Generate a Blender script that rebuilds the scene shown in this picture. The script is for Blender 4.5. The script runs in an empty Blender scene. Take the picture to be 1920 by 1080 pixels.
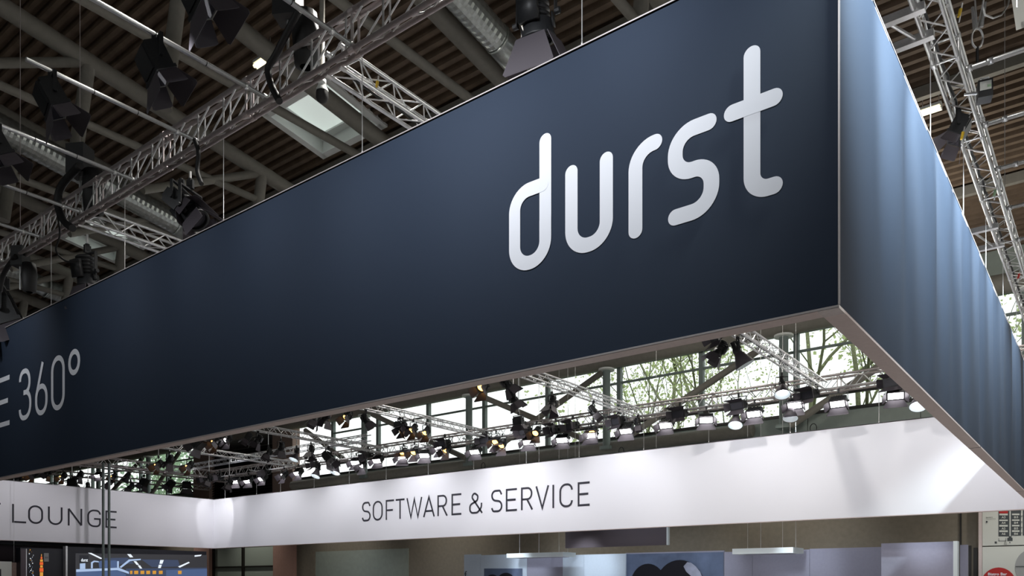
import bpy, bmesh, math, random
from mathutils import Vector, Matrix, Euler
random.seed(7)
SC = bpy.context.scene
COL = SC.collection
# ------------------------------------------------------------------ camera, world, lights, exposure
F, HX, HY = 1481.0, 960.0, 1094.0                 # focal length in pixels, principal point (1920 x 1080)
EX, EY, EZ = 1.904, -7.106, 1.6                   # the photographer's eye
YAW = math.atan2(.6088, .7934)
cd = bpy.data.cameras.new('camera'); cam = bpy.data.objects.new('camera', cd); COL.objects.link(cam)
cam.location = (EX, EY, EZ); cam.rotation_euler = (math.pi/2, 0, YAW)
cd.sensor_width = 36.0; cd.lens = 36.0*F/1920; cd.shift_y = (HY-540)/1920; cd.clip_end = 400
SC.camera = cam
SC.view_settings.view_transform = 'Standard'; SC.view_settings.look = 'None'
SC.view_settings.exposure = 0.0; SC.view_settings.gamma = 1.0; SC.view_settings.use_curve_mapping = False

W = bpy.data.worlds.new('overcast_sky'); SC.world = W; W.use_nodes = True
W.node_tree.nodes['Background'].inputs[0].default_value = (.97, 1.0, .99, 1)
W.node_tree.nodes['Background'].inputs[1].default_value = 1.5

def area(name, loc, target, size, power, color=(1, 1, 1), size_y=None, spread=180):
    d = bpy.data.lights.new(name, 'AREA'); d.energy = power; d.color = color; d.size = size
    if size_y: d.shape = 'RECTANGLE'; d.size_y = size_y
    d.spread = math.radians(spread)
    o = bpy.data.objects.new(name, d); COL.objects.link(o); o.location = loc
    o.rotation_euler = (Vector(target)-Vector(loc)).to_track_quat('-Z', 'Y').to_euler()
    return o
def spot(name, loc, target, power, angle, color=(1, 1, 1), blend=.6, radius=.15):
    d = bpy.data.lights.new(name, 'SPOT'); d.energy = power; d.color = color
    d.spot_size = math.radians(angle); d.spot_blend = blend; d.shadow_soft_size = radius
    o = bpy.data.objects.new(name, d); COL.objects.link(o); o.location = loc
    o.rotation_euler = (Vector(target)-Vector(loc)).to_track_quat('-Z', 'Y').to_euler()
    return o
# spotlights on the outriggers of the side truss, washing the side banner
for y, p in ((.2, 5200), (1.6, 5200), (3.1, 5800), (4.7, 5800), (6.3, 5600), (8.0, 5000), (9.8, 4600), (11.6, 2800), (14.0, 2800), (17.0, 2800), (20.5, 2800)):
    spot('side_banner_wash', (1.45, y-.3, 9.3), (0.0, y+.6, 7.05), p, 46, (.84, .97, 1.0), 1.0, .06)
# spotlights on the outriggers of the front truss, washing the front banner
for x, p in ((-.9, 420), (-2.6, 640), (-4.4, 560), (-5.3, 240), (-7.1, 330), (-8.9, 210), (-10.9, 170), (-12.9, 180), (-16.8, 220), (-21, 170)):
    spot('front_banner_wash', (x, -2.45, 8.1), (x-.2, 0, 6.6), p*.62, 84, (.93, .96, 1.0), 1.0, .10)
# spotlights of the back and left trusses that light the white inner banners
for x, p in ((-2, 360), (-6, 380), (-10, 640), (-15, 1150), (-21, 1500), (-27, 1250), (-33, 980), (-39, 850), (-44.5, 560)):
    spot('inner_banner_wash', (x, 18.6, 8.7), (x, 23.1, 5.4), p, 95, (.97, .97, 1.0), 1.0, .7)
for y, p in ((5, 420), (11, 430), (17, 400), (21.5, 360)):
    spot('inner_banner_wash', (-42.0, y, 8.7), (-46.8, y, 5.3), p, 95, (1, .97, 1.0), 1.0, .15)
spot('inner_banner_wash', (-2.6, 20.6, 7.9), (-.8, 23.1, 4.6), 170, 80, (.97, .97, 1.0), 1.0, .5)  # added fill for the dark lower right end of the back banner
spot('corner_wash', (-44.6, 20.4, 8.6), (-46.0, 23.1, 6.2), 260, 50, (1, 1, 1), .3, .05)
for x in (-60, -50, -40, -30, -20, -10, 0): spot('aisle_fill', (x, 26.2, 9.5), (x, 28.9, 3.0), 1000, 90, (1, .93, .82), 1.0, .2)  # added fill that brightens the olive back wall, no fixture of its own
for x in (-38, -26, -14, -3, 8):  # unseen point fill added to brighten the roof tube and deck
    d = bpy.data.lights.new('roof_fill', 'POINT'); d.energy = {-38: 60, -26: 120, -14: 320}.get(x, 520); d.shadow_soft_size = .35; d.color = (1, .95, .86)
    o = bpy.data.objects.new('roof_fill', d); COL.objects.link(o); o.location = (x, 22.0, 11.6)
for x, p in ((-22, 420), (-18, 420), (-12, 200), (-8, 220), (-3.5, 120)): spot('stand_fill', (x, 21.6, 3.85), (x, 25.6, 2.3), p*1.2, 44, (.84, .92, 1.0), 1.0, .2)  # low fill spots added to brighten the stand walls and canopies
# unseen fill spots, added to brighten the hall and the stand walls
for x in (-34, -20, -8, 6):
    for y in (3, 17): spot('hall_fill', (x, y, 13.0), (x, y, 0), 2400 if x > -10 else 500, 130, (1, .96, .9), .8, .3)
for x, p in ((-38, 400), (-30, 500), (-21, 1300), (-15, 1300), (-8, 900), (-1, 500)): spot('stand_fill', (x, 23.9, 8.2), (x, 25.9, 2.4), p, 80, (.82, .9, 1.0), 1.0, .1)

# ------------------------------------------------------------------ helpers
def at(px, py, x=None, y=None, z=None):
    """the world point seen at a pixel of the photograph, on a plane x=, y= or z="""
    u = (px-HX)/F; v = (HY-py)/F
    rx = -math.sin(YAW)+u*math.cos(YAW); ry = math.cos(YAW)+u*math.sin(YAW)
    t = (x-EX)/rx if x is not None else (y-EY)/ry if y is not None else (z-EZ)/v
    return Vector((EX+t*rx, EY+t*ry, EZ+t*v))

def mat(name, col, rough=.6, metal=0.0, spec=.5, noise=None, bump=None, emit=None, trans=None, coat=0):
    m = bpy.data.materials.new(name); m.use_nodes = True
    nt = m.node_tree; b = nt.nodes['Principled BSDF']
    c = (col[0], col[1], col[2], 1)
    b.inputs['Base Color'].default_value = c
    b.inputs['Roughness'].default_value = rough; b.inputs['Metallic'].default_value = metal
    b.inputs['Specular IOR Level'].default_value = spec
    if noise or bump:
        tc = nt.nodes.new('ShaderNodeTexCoord')
    if noise:                                             # (scale, amount)
        n = nt.nodes.new('ShaderNodeTexNoise'); n.inputs['Scale'].default_value = noise[0]
        n.inputs['Detail'].default_value = 5
        r = nt.nodes.new('ShaderNodeMapRange'); r.inputs[1].default_value = .3; r.inputs[2].default_value = .7
        r.inputs[3].default_value = 1-noise[1]; r.inputs[4].default_value = 1+noise[1]
        mx = nt.nodes.new('ShaderNodeVectorMath'); mx.operation = 'SCALE'
        mx.inputs[0].default_value = col[:3]
        nt.links.new(tc.outputs['Object'], n.inputs['Vector']); nt.links.new(n.outputs['Fac'], r.inputs[0])
        nt.links.new(r.outputs[0], mx.inputs['Scale']); nt.links.new(mx.outputs[0], b.inputs['Base Color'])
    if bump:                                              # (scale, strength)
        n2 = nt.nodes.new('ShaderNodeTexNoise'); n2.inputs['Scale'].default_value = bump[0]
        bp = nt.nodes.new('ShaderNodeBump'); bp.inputs['Strength'].default_value = bump[1]; bp.inputs['Distance'].default_value = .01
        nt.links.new(tc.outputs['Object'], n2.inputs['Vector']); nt.links.new(n2.outputs['Fac'], bp.inputs['Height'])
        nt.links.new(bp.outputs[0], b.inputs['Normal'])
    if emit:
        b.inputs['Emission Color'].default_value = (*emit[:3], 1); b.inputs['Emission Strength'].default_value = emit[3]
    if trans == 'translucent':
        t = nt.nodes.new('ShaderNodeBsdfTranslucent'); t.inputs[0].default_value = c
        mix = nt.nodes.new('ShaderNodeMixShader'); mix.inputs[0].default_value = .55
        out = nt.nodes['Material Output']
        nt.links.new(b.outputs[0], mix.inputs[1]); nt.links.new(t.outputs[0], mix.inputs[2]); nt.links.new(mix.outputs[0], out.inputs[0])
    if trans == 'glass':
        t = nt.nodes.new('ShaderNodeBsdfTransparent'); t.inputs[0].default_value = c
        g = nt.nodes.new('ShaderNodeBsdfGlossy'); g.inputs[1].default_value = .02
        mix = nt.nodes.new('ShaderNodeMixShader'); mix.inputs[0].default_value = .06
        out = nt.nodes['Material Output']
        nt.links.new(t.outputs[0], mix.inputs[1]); nt.links.new(g.outputs[0], mix.inputs[2]); nt.links.new(mix.outputs[0], out.inputs[0])
    return m
M = {}
M['navy'] = mat('navy_fabric', (.021, .033, .058), .75, 0, .25, (320, .22), (900, .25))
M['white_fab'] = mat('white_fabric', (.79, .79, .84), .85, 0, .2, (300, .02))
M['letter'] = mat('white_print', (.80, .82, .88), .8, 0, .2)
M['ink'] = mat('dark_print', (.022, .022, .034), .7)
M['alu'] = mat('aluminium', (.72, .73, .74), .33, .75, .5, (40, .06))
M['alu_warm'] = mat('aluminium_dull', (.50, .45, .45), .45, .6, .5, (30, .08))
M['soffit'] = mat('soffit_profile', (.60, .51, .50), .6, .1, .4, (20, .04))
M['edge'] = mat('banner_edge', (.45, .42, .42), .5, .3)
M['cable'] = mat('steel_cable', (.62, .62, .62), .4, .4)
M['black'] = mat('black_housing', (.012, .013, .015), .5, 0, .5, (60, .2))
M['door'] = mat('black_barn_door', (.06, .052, .062), .55, .1, .5)
M['rubber'] = mat('black_cable', (.008, .008, .009), .6)
M['deck'] = mat('brown_roof_deck', (.118, .084, .058), .7, 0, .3, (3, .18))
M['steel_paint'] = mat('beige_painted_steel', (.20, .19, .165), .6, 0, .4, (6, .07))
M['green_paint'] = mat('grey_green_steel', (.18, .22, .21), .55, 0, .4, (6, .05))
M['duct'] = mat('galvanised_duct', (.42, .45, .44), .3, .8, .5, (10, .15))
M['wallgrey'] = mat('grey_green_panel', (.26, .30, .275), .8, 0, .3, (3, .06))
M['wallolive'] = mat('olive_plaster', (.20, .18, .145), .85, 0, .3, (5, .08), (60, .1))
M['brick'] = mat('beige_column', (.32, .235, .20), .8, 0, .3, (8, .08))
M['brick2'] = mat('pink_column', (.40, .25, .21), .8, 0, .3, (8, .06))
M['louvre'] = mat('black_louvre', (.016, .014, .015), .5)
M['frame_black'] = mat('black_frame', (.015, .014, .012), .5)
M['pane'] = mat('window_glass', (.98, .995, .99), .02, trans='glass')
M['milky'] = mat('milky_pane', (.92, .95, .93), .6, trans='translucent')
M['frost'] = mat('frosted_pane', (.36, .42, .38), .35, 0, .5)
M['curb'] = mat('skylight_curb', (.72, .75, .73), .6)
M['floor'] = mat('grey_hall_floor', (.36, .34, .33), .5, 0, .4, (1.5, .08))
M['ground'] = mat('outside_ground', (.16, .18, .12), .9, 0, .2, (.5, .2))
M['hall_wall'] = mat('hall_side_wall', (.10, .095, .085), .85, 0, .3, (2, .1))
M['bark'] = mat('tree_bark', (.22, .24, .14), .9, 0, .2, (12, .3))
M['leaf'] = mat('spring_leaf', (.52, .62, .30), .7, 0, .2, (2, .3), trans='translucent')
M['leaf2'] = mat('summer_leaf', (.44, .60, .42), .7, 0, .2, (2, .4), trans='translucent')
M['lens_off'] = mat('dark_lens', (.05, .05, .06), .1, 0, .8)
M['lens_white'] = mat('lit_lens', (1, 1, 1), .3, emit=(1, .96, 1, 14))
M['lens_warm'] = mat('warm_lens', (1, .7, .3), .3, emit=(1, .50, .12, 6))
M['tube_lamp'] = mat('fluorescent_tube', (1, 1, .9), .3, emit=(1, .84, .5, 2.2))
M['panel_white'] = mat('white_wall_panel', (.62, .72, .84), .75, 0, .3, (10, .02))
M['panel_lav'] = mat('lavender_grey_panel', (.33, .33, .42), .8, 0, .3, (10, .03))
M['panel_mauve'] = mat('mauve_panel', (.12, .10, .115), .8, 0, .3)
M['canopy'] = mat('white_canopy', (.75, .82, .84), .6)
M['red'] = mat('red_print', (.42, .015, .015), .6)
M['board'] = mat('board_white', (.58, .60, .56), .6)
M['map_grey'] = mat('map_grey_print', (.055, .065, .07), .6)
M['grey_print'] = mat('grey_print', (.32, .33, .33), .6)
M['sphere_dark'] = mat('dark_print_head', (.008, .008, .015), .5)
M['art_bg'] = mat('art_background', (.13, .17, .27), .6, 0, .3, (1.2, .25))
M['art_light'] = mat('art_highlight', (.42, .45, .58), .6, 0, .3, (3, .15))
M['yellow'] = mat('yellow_tape', (.75, .5, .03), .5)
M['redtape'] = mat('red_tape', (.6, .03, .02), .5)
M['navy_cab'] = mat('dark_cabinet', (.014, .015, .024), .4)
def em(name, c, s): M[name] = mat(name, (.005, .005, .006), .4, emit=(*c, s))
em('scr_dark', (.012, .013, .018), 1.0); em('scr_blue', (.10, .16, .33), .7); em('scr_light', (.50, .66, .95), .8)
em('scr_mid', (.05, .07, .13), .9); em('scr_white', (.85, .92, 1), 1.0); em('scr_orange', (.8, .38, .05), .8); em('scr_red', (.8, .12, .02), .9)
em('scr_ceil', (.035, .035, .04), 1.0)

class MB:
    def __init__(s): s.v = []; s.f = []; s.mi = []
    def add(s, v, f, mi=0):
        o = len(s.v); s.v += [tuple(p) for p in v]; s.f += [tuple(i+o for i in q) for q in f]; s.mi += [mi]*len(f); return s
    def box(s, x0, x1, y0, y1, z0, z1, mi=0, mtx=None):
        v = [Vector((x, y, z)) for x in (x0, x1) for y in (y0, y1) for z in (z0, z1)]
        if mtx: v = [mtx @ p for p in v]
        return s.add(v, [(0, 1, 3, 2), (4, 6, 7, 5), (0, 4, 5, 1), (2, 3, 7, 6), (0, 2, 6, 4), (1, 5, 7, 3)], mi)
    def tube(s, a, b, r, n=8, r2=None, cap=True, mi=0):
        a = Vector(a); b = Vector(b); r2 = r if r2 is None else r2
        d = (b-a).normalized(); u = d.orthogonal().normalized(); w = d.cross(u)
        v = []
        for k in range(n):
            t = 2*math.pi*k/n; q = u*math.cos(t)+w*math.sin(t)
            v += [a+q*r, b+q*r2]
        f = [(2*k, 2*k+1, (2*k+3) % (2*n), (2*k+2) % (2*n)) for k in range(n)]
        if cap: f += [tuple(range(2*n-2, -1, -2)), tuple(range(1, 2*n, 2))]
        return s.add(v, f, mi)
    def path(s, pts, r, n=8, mi=0):
        pts = [Vector(p) for p in pts]; L = len(pts); rs = r if isinstance(r, (list, tuple)) else [r]*L
        v = []; u = None
        for i, p in enumerate(pts):
            d = (pts[min(i+1, L-1)]-pts[max(i-1, 0)]).normalized()
            if u is None: u = d.orthogonal().normalized()
            u = (u-d*u.dot(d)).normalized(); w = d.cross(u)
            v += [p+(u*math.cos(2*math.pi*k/n)+w*math.sin(2*math.pi*k/n))*rs[i] for k in range(n)]
        f = [(i*n+k, i*n+(k+1) % n, (i+1)*n+(k+1) % n, (i+1)*n+k) for i in range(L-1) for k in range(n)]
        f += [tuple(range(n-1, -1, -1)), tuple(range((L-1)*n, L*n))]
        return s.add(v, f, mi)
    def lathe(s, prof, n=16, axis='Y', mi=0, mtx=None):              # prof: (pos along axis, radius)
        v = []
        for (a, r) in prof:
            for k in range(n):
                t = 2*math.pi*k/n; c, q = r*math.cos(t), r*math.sin(t)
                v.append(Vector((c, a, q)) if axis == 'Y' else Vector((c, q, a)))
        if mtx: v = [mtx @ p for p in v]
        f = [(i*n+k, i*n+(k+1) % n, (i+1)*n+(k+1) % n, (i+1)*n+k) for i in range(len(prof)-1) for k in range(n)]
        return s.add(v, f, mi)
    def quad(s, a, b, c, d, mi=0): return s.add([a, b, c, d], [(0, 1, 2, 3)], mi)
    def mesh(s, name, mats, smooth=False):
        me = bpy.data.meshes.new(name); me.from_pydata(s.v, [], s.f)
        for m in (mats if isinstance(mats, (list, tuple)) else [mats]): me.materials.append(M[m])
        if any(s.mi): me.polygons.foreach_set('material_index', s.mi)
        if smooth:
            me.polygons.foreach_set('use_smooth', [len(f) == 4 for f in s.f])
        me.update(); return me
    def build(s, name, mats, parent=None, smooth=False, loc=None):
        return link(name, s.mesh(name, mats, smooth), parent, loc)
def link(name, data, parent=None, loc=None):
    o = bpy.data.objects.new(name, data); COL.objects.link(o)
    if parent: o.parent = parent
    if loc is not None: o.location = loc
    return o
def tag(o, label=None, cat=None, group=None, kind=None):
    if label: o['label'] = label
    if cat: o['category'] = cat
    if group: o['group'] = group
    if kind: o['kind'] = kind
    return o
def thing(name, label, cat, loc=(0, 0, 0), rz=0, group=None, kind=None):
    o = link(name, None); o.location = loc; o.rotation_euler.z = rz; o.empty_display_size = .2
    return tag(o, label, cat, group, kind)
def struct(name, mb, mats, label=None, smooth=False):
    o = mb.build(name, mats, None, smooth); o['kind'] = 'structure'
    if label: o['label'] = label
    return o
def Z(): return MB()

# ------------------------------------------------------------------ strokes: lettering as flat print
def fillet(pts, rad, n=8):
    """polyline with rounded inner corners; rad = one radius or one per inner corner"""
    if not isinstance(rad, (list, tuple)): rad = [rad]*(len(pts)-2)
    out = [Vector(pts[0])]
    for i in range(1, len(pts)-1):
        p = Vector(pts[i]); a = (Vector(pts[i-1])-p); b = (Vector(pts[i+1])-p); r = rad[i-1]
        if r <= 0: out.append(p); continue
        la, lb = a.length, b.length; a.normalize(); b.normalize()
        ang = a.angle(b); t = min(r/math.tan(ang/2), la*(.999 if i == 1 else .5), lb*(.999 if i == len(pts)-2 else .5)); rr = t*math.tan(ang/2)
        c = p+(a+b).normalized()*(rr/math.sin(ang/2))
        s = p+a*t-c; e = p+b*t-c
        th = s.angle(e); sg = 1 if (s.x*e.y-s.y*e.x) > 0 else -1
        for k in range(n+1):
            q = sg*th*k/n; out.append(c+Vector((s.x*math.cos(q)-s.y*math.sin(q), s.x*math.sin(q)+s.y*math.cos(q))))
    out.append(Vector(pts[-1])); return out
def stroke(mb, pts, w, to3, cap=False, closed=False):
    P = [p for i, p in enumerate(pts) if i == 0 or (p-pts[i-1]).length > 1e-5]; L = len(P); h = w/2
    if closed and (P[0]-P[-1]).length < 1e-4: P = P[:-1]; L -= 1
    v = []
    for i in range(L):
        a = P[i-1] if (i > 0 or closed) else None; b = P[(i+1) % L] if (i < L-1 or closed) else None
        d1 = (P[i]-a).normalized() if a is not None else None; d2 = (b-P[i]).normalized() if b is not None else None
        if d1 is None: d1 = d2
        if d2 is None: d2 = d1
        n1 = Vector((-d1.y, d1.x)); n2 = Vector((-d2.y, d2.x)); m = (n1+n2).normalized(); k = h/max(.35, m.dot(n1))
        v += [to3(P[i]+m*k), to3(P[i]-m*k)]
    f = [(2*i, 2*i+1, 2*((i+1) % L)+1, 2*((i+1) % L)) for i in range(L if closed else L-1)]
    mb.add(v, f)
    if cap:
        for e, q in ((P[0], P[1]), (P[-1], P[-2])):
            d = (e-q).normalized(); n = Vector((-d.y, d.x))
            mb.add([to3(e)]+[to3(e+n*h*math.cos(t)+d*h*math.sin(t)) for t in [math.pi*k/12 for k in range(13)]], [(0, k, k+1) for k in range(1, 13)])
V2 = lambda *a: [Vector(p) for p in a]
def glyph(ch, w, H):
    """stroke paths of a thin technical capital; w, H between the centre lines -> list of (points, closed)"""
    r = min(w/2, .45*H)*.98
    if ch == 'O' or ch == '0': return [(fillet([(w/2, 0), (w, 0), (w, H), (0, H), (0, 0), (w/2, 0)], r), False)]
    if ch == 'E': return [(V2((w, H), (0, H), (0, 0), (w, 0)), False), (V2((0, H*.5), (w*.88, H*.5)), False)]
    if ch == 'F': return [(V2((w, H), (0, H), (0, -.04)), False), (V2((0, H*.48), (w*.85, H*.48)), False)]
    if ch == 'L': return [(V2((0, H+.04), (0, 0), (w, 0)), False)]
    if ch == 'I': return [(V2((0, H+.04), (0, -.04)), False)]
    if ch == 'T': return [(V2((0, H), (w, H)), False), (V2((w/2, H), (w/2, -.04)), False)]
    if ch == 'U': return [(fillet([(0, H+.04), (0, 0), (w, 0), (w, H+.04)], r), False)]
    if ch == 'N': return [(V2((0, -.04), (0, H)), False), (V2((w, 0), (w, H+.04)), False), (V2((0, H), (w, 0)), False)]
    if ch == 'V': return [(V2((0, H+.04), (w/2, 0), (w, H+.04)), False)]
    if ch == 'W': return [(V2((0, H+.04), (w*.26, 0), (w/2, H*.97), (w*.74, 0), (w, H+.04)), False)]
    if ch == 'A': return [(V2((0, -.04), (w/2, H), (w, -.04)), False), (V2((w*.15, H*.27), (w*.85, H*.27)), False)]
    if ch == 'R': return [(fillet([(0, -.04), (0, H), (w*.93, H), (w*.93, H*.47), (0, H*.47)], [0, H*.25, H*.25]), False), (V2((w*.5, H*.47), (w, -.04)), False)]
    if ch == 'C': return [(fillet([(w, H*.74), (w, H), (0, H), (0, 0), (w, 0), (w, H*.26)], [r, r, r, r]), False)]
    if ch == 'G': return [(fillet([(w, H*.76), (w, H), (0, H), (0, 0), (w, 0), (w, H*.47), (w*.5, H*.47)], [r, r, r, r, 0]), False)]
    if ch == 'S':
        q = H*.25
        return [(fillet([(w, H*.80), (w*.82, H), (0, H), (0, H*.55), (w, H*.47), (w, 0), (w*.12, 0), (-.02, H*.17)], [.08, q, q, q, q, .12]), False)]
    if ch == '&': return [(fillet([(w, -.03), (w*.14, H*.80), (w*.36, H), (w*.66, H*.84), (w*.62, H*.62), (0, H*.40), (0, 0), (w*.62, 0), (w*.93, H*.24), (w*.95, H*.48)], [.14, .12, .12, .14, .2, .26, .26, .25]), False)]
    if ch == '3': return [(fillet([(0, H*.80), (0, H), (w*.9, H), (w*.9, H*.54), (w*.35, H*.54)], [w*.46, w*.44, .2]), False),
                          (fillet([(w*.35, H*.54), (w, H*.54), (w, 0), (0, 0), (0, H*.2)], [.24, w*.5, w*.48]), False)]
    if ch == '6': return [(fillet([(w/2, 0), (w, 0), (w, H*.55), (0, H*.55), (0, 0), (w/2, 0)], w*.48), False), (V2((.02, H*.38), (w*.66, H+.04)), False)]
    if ch == 'o': return [([Vector((w/2+w/2*math.cos(t*math.pi/16), H-w/2+w/2*math.sin(t*math.pi/16))) for t in range(32)], True)]
def word(parent, letters, base, H, w, to3, matname, lab):
    """letters: (char, u of its left centre line, u of its right centre line)"""
    for ch, u0, u1 in letters:
        b = MB()
        for k, (pts, cl) in enumerate(glyph(ch, abs(u1-u0), H)): stroke(b, pts, w, lambda p, u0=u0, k=k: to3(u0+p.x, base+p.y, .004*k), closed=cl)
        b.build('letter', matname, parent)

# ------------------------------------------------------------------ the hall shell
RS = .137                                                            # the roof falls towards the window wall
def roof_z(y): return 14.6+RS*(29-y)
struct('floor', Z().box(-120, 30, -22, 29, -.2, 0), 'floor')
tag(Z().box(-140, 90, 29.3, 110, -.5, -.1).build('outside_ground', 'ground'), kind='structure')
holes = [(-20.8, -17.7, 8.9, 11.3), (-36.2, -33.1, 8.9, 11.3), (-.1, 3.0, 14.9, 17.3)]
b = MB(); pitch = .36; y = -22.0
X0, X1 = -120.0, 30.0
while y < 29.2:
    spans = [(X0, X1)]
    for h in holes:
        if h[2]-.15 <= y <= h[3]-.1: spans = [q for a, c in spans for q in (((a, h[0]), (h[1], c)) if a < h[0] < c else ((a, c),))]
    prof = [(0, .0), (.13, .0), (.165, .16), (.32, .16), (.36, .0)]
    for (xa, xb) in spans:
        v = []; 
        for (dy, dz) in prof: v += [(xa, y+dy, roof_z(y+dy)+dz), (xb, y+dy, roof_z(y+dy)+dz)]
        b.add(v, [(2*i, 2*i+1, 2*i+3, 2*i+2) for i in range(4)])
    y += pitch
v = []                                                               # the insulated top of the roof, around the openings
xs = sorted({X0, X1, *[h[0] for h in holes], *[h[1] for h in holes]})
for xa, xb in zip(xs, xs[1:]):
    cuts = [h for h in holes if h[0] <= xa and xb <= h[1]]
    ys = [(-22, 29.3)] if not cuts else [(-22, cuts[0][2]), (cuts[0][3], 29.3)]
    for ya, yb in ys:
        b.add([(xa, ya, roof_z(ya)+.25), (xb, ya, roof_z(ya)+.25), (xb, yb, roof_z(yb)+.25), (xa, yb, roof_z(yb)+.25)], [(0, 1, 2, 3)])
struct('ceiling', b, 'deck')
def pbox(bx, x0, x1, y0, y1, d0, d1, mi=0):                          # box that follows the roof pitch, d = height over the deck
    v = [(x, yy, roof_z(yy)+d) for x in (x0, x1) for yy in (y0, y1) for d in (d0, d1)]
    bx.add(v, [(0, 1, 3, 2), (4, 6, 7, 5), (0, 4, 5, 1), (2, 3, 7, 6), (0, 2, 6, 4), (1, 5, 7, 3)], mi)
sky_lab = ['square skylight behind the front truss with a camera hanging before it', 'dim skylight at the left behind the black spotlight with two clamps', 'skylight at the far right edge above the wire slings']
for h, lab in zip(holes, sky_lab):
    t = thing('skylight', lab, 'skylight')
    x0, x1, y0, y1 = h; e = .12
    b = MB()
    for a in ((x0-e, x0+e, y0-e, y1+e), (x1-e, x1+e, y0-e, y1+e), (x0, x1, y0-e, y0+e), (x0, x1, y1-e, y1+e)): pbox(b, *a, -.06, .02)
    b.build('frame', 'curb', t)
    b = MB()
    for a in ((x0-.02, x0, y0, y1), (x1, x1+.02, y0, y1), (x0, x1, y0-.02, y0), (x0, x1, y1, y1+.02)): pbox(b, *a, 0, .75)
    b.build('well_lining', 'curb', t)
    b = MB()
    for a in ((x0, x0+.25, y0, y1), (x1-.25, x1, y0, y1), (x0+.25, x1-.25, y0, y0+.25), (x0+.25, x1-.25, y1-.25, y1)): pbox(b, *a, .5, .56)
    b.build('inner_rim', 'curb', t)
    b = MB(); pbox(b, x0, x1, y0, y1, .74, .77); b.build('pane', 'milky', t)

# window wall at y = 29
WY = 29.0
BX = [-58.7, -48.0]                                                  # the louvre bay between two columns
for k, (xa, xb) in enumerate(((-120, -58.7), (-45.6, 30))):
    w = thing('wall_back' if k == 0 else 'wall_back', None, None, kind='structure')
    w['label'] = ('panelled back wall left of the louvres', 'panelled back wall under the long window band')[k]
    x = xa; n = 0
    while x < xb-.1:                                                 # upper metal panels with open joints
        xe = min(x+4.56, xb)
        Z().box(x+.015, xe-.015, WY, WY+.15, 5.6, 9.15).build('panel', 'wallgrey', w); x = xe
    Z().box(xa, xb, WY+.02, WY+.2, 0, 5.6).build('lower_wall', 'wallolive', w)
    Z().box(xa, xb, WY+.04, WY+.25, 5.5, 9.1).build('backing', 'louvre', w)
    Z().box(xa, xb, WY-.08, WY+.2, 9.15, 9.27).build('sill', 'frame_black', w)
    Z().box(xa, xb, WY, WY+.2, 12.9, 14.75).build('fascia_board', 'wallgrey', w)
wl = Z().box(-120.2, -120, -22, 29, 0, 23); struct('wall_left', wl, 'hall_wall')
struct('wall_front', Z().box(-120, 30, -22.2, -22, 0, 9.2).box(-120, 30, -22.2, -22, 13.2, 22).box(-120, -24, -22.2, -22, 9.2, 13.2), 'hall_wall')  # unseen wall, closed and opened to shape the light on the front banner
struct('wall_right', Z().box(30, 30.2, -22, 29, 0, 9.2).box(30, 30.2, -22, 29, 12, 22), 'hall_wall')  # unseen wall, its high opening limits the light on the side banner
mull = [-.5-4.555*k for k in range(10)]+[4.05, 8.6, 13.2]; mull.sort()
mull_left = [-58.75-4.6*k for k in range(13)]+[-119.9]; mull_left.sort()
nwin = 0
for lst in (mull_left, mull[::1]+[]):
    for xa, xb in zip(lst, lst[1:]):
        nwin += 1
        w = thing('window_%d' % nwin, None, None, kind='structure')
        f = Z().box(xa-.11, xa+.11, WY-.12, WY+.12, 9.27, 12.9).build('mullion', 'green_paint', w)
        Z().box(xa+.03, xb-.03, WY-.06, WY+.06, 12.0, 12.1).build('transom', 'green_paint', w)
        Z().box(xa+.03, xb-.03, WY-.06, WY+.06, 9.85, 9.97).build('transom', 'frame_black', w)
        for z0, z1 in ((9.27, 9.85), (9.97, 12.0), (12.1, 12.9)):
            Z().box(xa+.1, xb-.1, WY-.01, WY+.01, z0, z1).build('pane', 'pane', w)
# louvre bay with its two columns
for x0, x1, lab in ((-48.0, -45.6, 'beige pier right of the black louvres'), (-58.75, -56.4, 'beige pier left of the black louvres')):
    w = thing('wall_pier', lab, None, kind='structure')
    Z().box(x0, x1, WY-.35, WY+.3, 4.7, 13).build('pier_upper', 'brick', w)
    Z().box(x0, x0+.5*(x1-x0)-.02, WY-.3, WY+.3, 0, 4.7).build('pier_lower', 'brick2', w)
    Z().box(x0+.5*(x1-x0)+.02, x1, WY-.35, WY+.3, 0, 4.7).build('pier_lower', 'brick2', w)
lv = thing('wall_louvre', 'black louvre wall between two beige piers', None, kind='structure')
b = MB()
for k in range(38):
    z = 4.9+k*.2
    if z > at(438, 838, y=WY).z-.1: break
    m = Matrix.Translation((0, WY, z)) @ Matrix.Rotation(.6, 4, 'X'); b.box(-56.4, -48.0, -.12, .12, -.012, .012, 0, m)
b.build('louvre_slats', 'louvre', lv)['kind'] = 'stuff'
a = at(438, 838, y=WY); c = at(482, 825, y=WY)
lb = Z().box(-56.4, -48, WY+.15, WY+.2, 4.7, a.z).box(-56.4, a.x, WY+.15, WY+.2, a.z, 13).box(c.x, -48, WY+.15, WY+.2, a.z, 13).box(a.x, c.x, WY+.15, WY+.2, c.z-.2, 13)
lb.build('backing', 'louvre', lv); Z().box(a.x, c.x, WY+.1, WY+.12, a.z, c.z-.2).build('pane', 'pane', lv)
gw = thing('window_20', None, None, kind='structure')
Z().box(-56.4, -48, WY+.05, WY+.1, 0, 4.7).build('pane', 'frost', gw)
for x in (-56.3, -52.2, -48.1): Z().box(x-.14, x+.14, WY-.08, WY+.04, 0, 4.7).build('mullion', 'frame_black', gw)
for z in (.4, 2.9, 4.66): Z().box(-56.4, -48, WY-.07, WY+.04, z-.06, z+.06).build('transom', 'frame_black', gw)
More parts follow.
